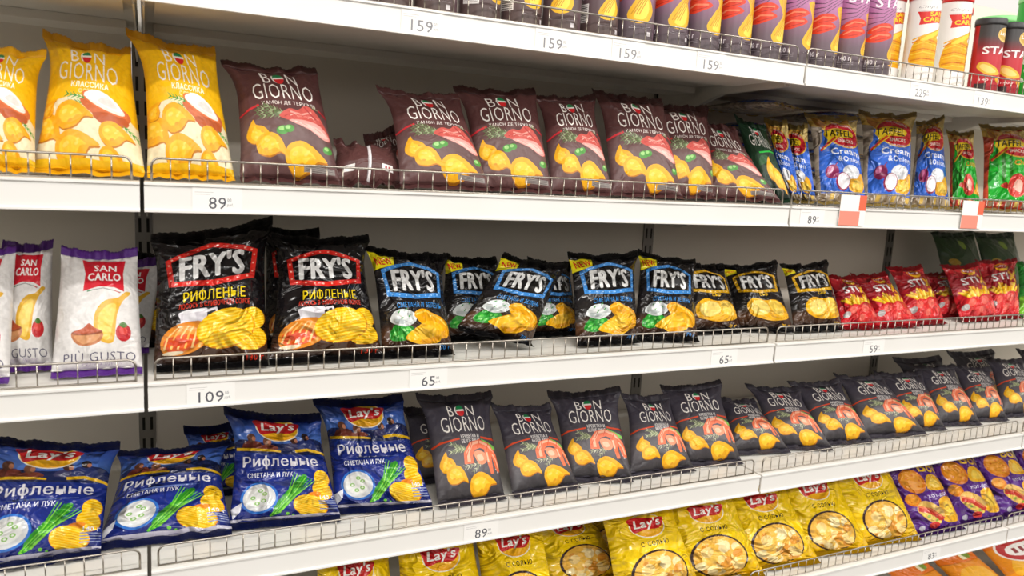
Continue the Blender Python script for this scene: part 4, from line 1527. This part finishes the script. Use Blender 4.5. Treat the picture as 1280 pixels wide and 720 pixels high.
stand(2, 'stix', (1220, 328), (1272, 326), 1236, 1274, 'rightmost red snack bag beside the green one', G, yb=.10, T=.03)
stand(2, 'stixg', (1270, 330), (1310, 330), 1274, 1316, 'green snack bag at the right edge of the third shelf', 'green snack bag', yb=.10, T=.03)
# -- fourth shelf
G = 'blue ridged crisp bags on the fourth shelf'
stand(3, 'lblue', (-30, 552), (150, 562), -38, 126, 'blue crisp bag at the left photo edge', G, yb=.085, lean=.12, T=.042)
stand(3, 'lblue', (146, 570), (287, 556), 122, 290, 'blue crisp bag in front of the shelf seam', G, yb=.09, lean=.14, T=.04)
stand(3, 'lblue', (280, 518), (402, 526), 286, 425, 'blue crisp bag left of the last blue one', G, yb=.085, lean=.10, T=.04)
stand(3, 'lblue', (392, 506), (505, 501), 418, 540, 'rightmost blue crisp bag next to the charcoal bags', G, yb=.08, lean=.10, T=.042)
stand(3, 'lblue', (230, 542), (302, 532), 226, 320, 'blue crisp bag in shadow behind the two middle ones', G, yb=.27, lean=.05, give='back')
G = 'charcoal shrimp crisp bags on the fourth shelf'
stand(3, 'shrimp', (505, 515), (575, 515), 512, 600, 'charcoal bag in shadow behind the first shrimp bag', G, yb=.20, lean=.08, give='back')
N_ = ['first', 'second', 'third', 'fourth', 'fifth', 'sixth', 'seventh', 'eighth', 'ninth', 'tenth', 'eleventh', 'twelfth', 'thirteenth', 'fourteenth']
for i, (tl, tr, b0, b1, yb, ln) in enumerate([
        ((521, 500), (616, 496), 547, 630, .075, .12), ((615, 511), (690, 511), 640, 722, .075, .12), ((685, 496), (777, 490), 708, 790, .065, .11),
        ((778, 498), (838, 498), 787, 866, .075, .10), ((827, 488), (903, 481), 852, 926, .075, .11), ((897, 500), (946, 503), 914, 985, .10, .11),
        ((934, 485), (1002, 488), 966, 1039, .075, .12), ((988, 482), (1052, 478), 1025, 1089, .085, .12), ((1045, 472), (1104, 473), 1078, 1156, .085, .12),
        ((1094, 469), (1154, 468), 1128, 1180, .10, .12), ((1142, 460), (1194, 460), 1172, 1224, .10, .12), ((1190, 458), (1238, 463), 1214, 1258, .10, .12),
        ((1232, 450), (1280, 452), 1252, 1302, .10, .12), ((1272, 440), (1320, 444), 1292, 1342, .10, .12)]):
    stand(3, 'shrimp', tl, tr, b0, b1, 'charcoal shrimp bag, ' + N_[i] + ' from the left in the front row', G, yb=yb, lean=ln, yaw=0 if i < 4 else .03, T=.032)
for tl, tr, b0, b1, lab in [((1118, 452), (1178, 449), 1140, 1200, 'left'), ((1186, 444), (1244, 441), 1205, 1262, 'right')]:
    stand(3, 'shrimp', tl, tr, b0, b1, 'charcoal bag in deep shade behind the far end of the front row, ' + lab + ' one', G, yb=.29, lean=.06, T=.026, give='back')
# -- fifth shelf
G = 'yellow salted crisp bags on the fifth shelf'
YL = 'yellow salted crisp bag on the fifth shelf, '
for tl, tr, b0, b1, yb, lab in [
        ((392, 690), (486, 678), 398, 504, .05, 'leftmost, only its top in view'), ((494, 674), (590, 662), 504, 614, .05, 'second from left'), ((590, 658), (676, 648), 608, 698, .05, 'third from left, above its salt lettering'),
        ((748, 640), (840, 626), 772, 876, .04, 'left of the two in the middle'), ((830, 625), (914, 611), 848, 954, .04, 'right of the two in the middle'), ((900, 612), (980, 598), 926, 1022, .045, 'third from the purple bags'),
        ((966, 597), (1042, 585), 1000, 1086, .045, 'second from the purple bags'), ((1033, 583), (1106, 571), 1070, 1148, .045, 'beside the purple bags'),
        ((655, 652), (738, 638), 690, 780, .16, 'tilted back in shadow between brighter ones'), ((705, 645), (790, 630), 730, 820, .25, 'deepest in the shade, behind the tilted one')]:
    stand(4, 'lyel', tl, tr, b0, b1, YL + lab, G, yb=yb, lean=.09, T=.036, give='back' if yb > .1 else 'yaw', pinch=.07)
G = 'purple hot dog snack bags on the fifth shelf'
for u0, u1, b0, b1, lab in [(1098, 1154, 1142, 1202, 'leftmost, next to the yellow bags'), (1152, 1206, 1196, 1254, 'second from the left'), (1203, 1254, 1252, 1304, 'third from the left'),
                            (1254, 1300, 1300, 1350, 'cut by the right photo edge')]:
    stand(4, 'purple', u0, u1, b0, b1, 'purple hot dog snack bag, ' + lab, G, yb=.05, lean=.09, T=.032, zt=.215, pinch=.05)
G = 'orange snack bags on the lowest shelf'
for k, tl, tr, b0, b1, lab in [('orange', (1095, 705), (1150, 690), 1160, 1225, 'orange snack bag with a cream stripe, bottom edge of the photo'), ('orange', (1150, 690), (1205, 675), 1215, 1275, 'orange snack bag left of the round red badge'),
                               ('orangem', (1205, 668), (1275, 650), 1275, 1345, 'orange snack bag with a round red badge'), ('orangem', (1262, 655), (1320, 640), 1330, 1395, 'orange snack bag with red badge at the right photo edge')]:
    stand(5, k, tl, tr, b0, b1, lab, G, yb=.08, lean=.09, T=.034)
# stacked stock lying behind
G = 'bags lying stacked at the back of the second shelf'
ORD = ['lowest', 'second from below', 'middle', 'second from the top', 'topmost']
for si, x in enumerate((1.52, 1.80)):
    for i in range(5):
        z = ZR[1] + .026 + .053 * i
        e = .012 * ((i * 7 + si * 3) % 5 - 2)
        if i == 4 and si == 0:
            bag('tblue', (1.352, .40, z + .003), (1.60, .42, z + .004), (1.56, .215, z + .002), (1.352, .11, z - .002), 'blue and beige snack bag lying flat over the dark green bag, topmost of its stack', G, T=.019, sag=0, amt=.6, lift=0)
            continue
        bag('tblue', (x - .125 + e, .475, z + .002), (x + .125 + e, .47, z + .004), (x + .13 - e, .275, z), (x - .12 - e, .27, z), 'blue and beige snack bag lying flat in the ' + ('left', 'right') [si] + ' back stack, ' + ORD[i], G, T=.022, seals=False, sag=0, amt=.5)
G = 'dark green bags at the back of the third shelf'
for x, lab in ((2.52, 'dark green snack bag behind the red ones, left'), (2.74, 'dark green snack bag behind the red ones, right')):
    z = ZR[2]
    bag('dkgreen', (x - .12, .42, z + .225), (x + .1, .42, z + .23), (x + .1, .34, z + .012), (x - .1, .34, z + .012), lab, G, T=.035, lift=.03)


# ------------------------------------------------------------------ tubes on the top shelf
def can(kind, x, y, R, h, lid, lab, group, turn=0.0, row=0):
    a = art_can(kind)
    root = empty('chip_can', (x, y, ZR[row]), lab, 'crisp tube', group)
    ang = (a.P[:, 0] - .5) * math.pi * .98 + turn
    n = len(a.P)
    V = np.stack([R * np.sin(ang), -R * np.cos(ang), .006 + a.P[:, 1] * (h - .006)], 1)
    nb = 20
    ab = turn + math.pi * .49 + np.linspace(0, 1, nb + 1) * (2 * math.pi - math.pi * .98)
    B = np.concatenate([np.stack([R * np.sin(ab), -R * np.cos(ab), np.full(nb + 1, zz)], 1) for zz in (.006, h)])
    fc = [tuple(int(i) for i in t) for t in a.T] + [(n + i, n + i + 1, n + nb + 2 + i, n + nb + 1 + i) for i in range(nb)]
    bc = a.base(0, .5) if callable(a.base) else a.base
    cols = np.concatenate([a.C.reshape(-1, 3), np.tile(bc, (4 * nb, 1))])
    me = bpy.data.meshes.new('tube_wall')
    me.from_pydata(np.concatenate([V, B]).tolist(), [], fc)
    at = me.color_attributes.new('Col', 'FLOAT_COLOR', 'CORNER')
    at.data.foreach_set('color', np.concatenate([cols, np.ones((len(cols), 1))], 1).ravel())
    me.polygons.foreach_set('use_smooth', [True] * len(me.polygons))
    me.materials.append(M_CAN)
    me.update()
    nn = np.concatenate([V, B])
    nn[:, 2] = 0
    nn /= np.linalg.norm(nn, axis=1)[:, None]
    me.normals_split_custom_set_from_vertices(nn.tolist())
    link('tube_wall', me, root)
    m = MB()
    m.lathe([(R - .004, .001), (R + .0005, .001), (R + .001, .003), (R + .0005, .0065), (R - .003, .007)], 36)
    m.build('bottom_rim', M_POST, root, smooth=True)
    m = MB()
    m.lathe([(R - .002, h - .012), (R + .0016, h - .012), (R + .002, h - .008), (R + .002, h + .002), (R + .0008, h + .005), (R - .004, h + .0055), (R - .006, h + .003)], 36)
    m.build('lid', lid, root, smooth=True)
    return root


_cans = {}


def art_can(k):
    if k not in _cans:
        _cans[k] = {'crab': A_crabcan, 'brown': A_browncan, 'carlo': A_carlocan, 'red': A_redcan, 'green': A_greencan}[k]()
    return _cans[k]


LID_CLEAR = material('grey_lid_plastic', '#b9aab4', rough=.35)
LID_RED = material('red_lid_plastic', '#cf2020', rough=.35)
LID_BLACK = material('black_lid_plastic', '#2e2d2e', rough=.4)
LID_GREEN = material('pale_green_lid_plastic', '#8fd88a', rough=.35)
x = 1.612
rnd = random.Random(21)
G = 'pink crab crisp tubes on the top shelf'
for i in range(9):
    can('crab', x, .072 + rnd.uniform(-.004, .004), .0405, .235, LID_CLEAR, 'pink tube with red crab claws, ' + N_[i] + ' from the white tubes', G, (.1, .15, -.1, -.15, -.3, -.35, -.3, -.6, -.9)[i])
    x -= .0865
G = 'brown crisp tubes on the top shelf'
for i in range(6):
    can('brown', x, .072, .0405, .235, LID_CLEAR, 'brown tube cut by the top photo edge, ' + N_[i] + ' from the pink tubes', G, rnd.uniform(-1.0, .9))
    x -= .0865
x = 1.70
G = 'white crisp tubes with red lids'
for i, (u0, h) in enumerate(((1148, .216), (1186, .226), (1213, .217), (1131, .216))):
    can('carlo', xat(u0, .07, ZR[0] + .05), (.072, .072, .132, .135)[i], .0365, h, LID_RED, 'white tube with red lid, ' + ('left one of the front pair', 'right one of the front pair', 'half covered by the red tubes', 'mostly hidden behind the last pink tube')[i], G, -.1)
G = 'red crisp tubes with black lids'
for i, u0 in enumerate((1228, 1254)):
    can('red', xat(u0, .07, ZR[0] + .05), .066, .036, .186, LID_BLACK, 'red tube with black lid, ' + ('left', 'right')[i] + ' one of two', G, -.15)
G = 'green crisp tubes on the top shelf'
can('green', xat(1282, .07, ZR[0] + .05), .07, .043, .27, LID_GREEN, 'green tube at the right photo edge', G, -.1)
can('green', xat(1236, .27, ZR[0] + .05), .27, .06, .26, LID_GREEN, 'pale green tub standing behind the red tubes', G, 0)
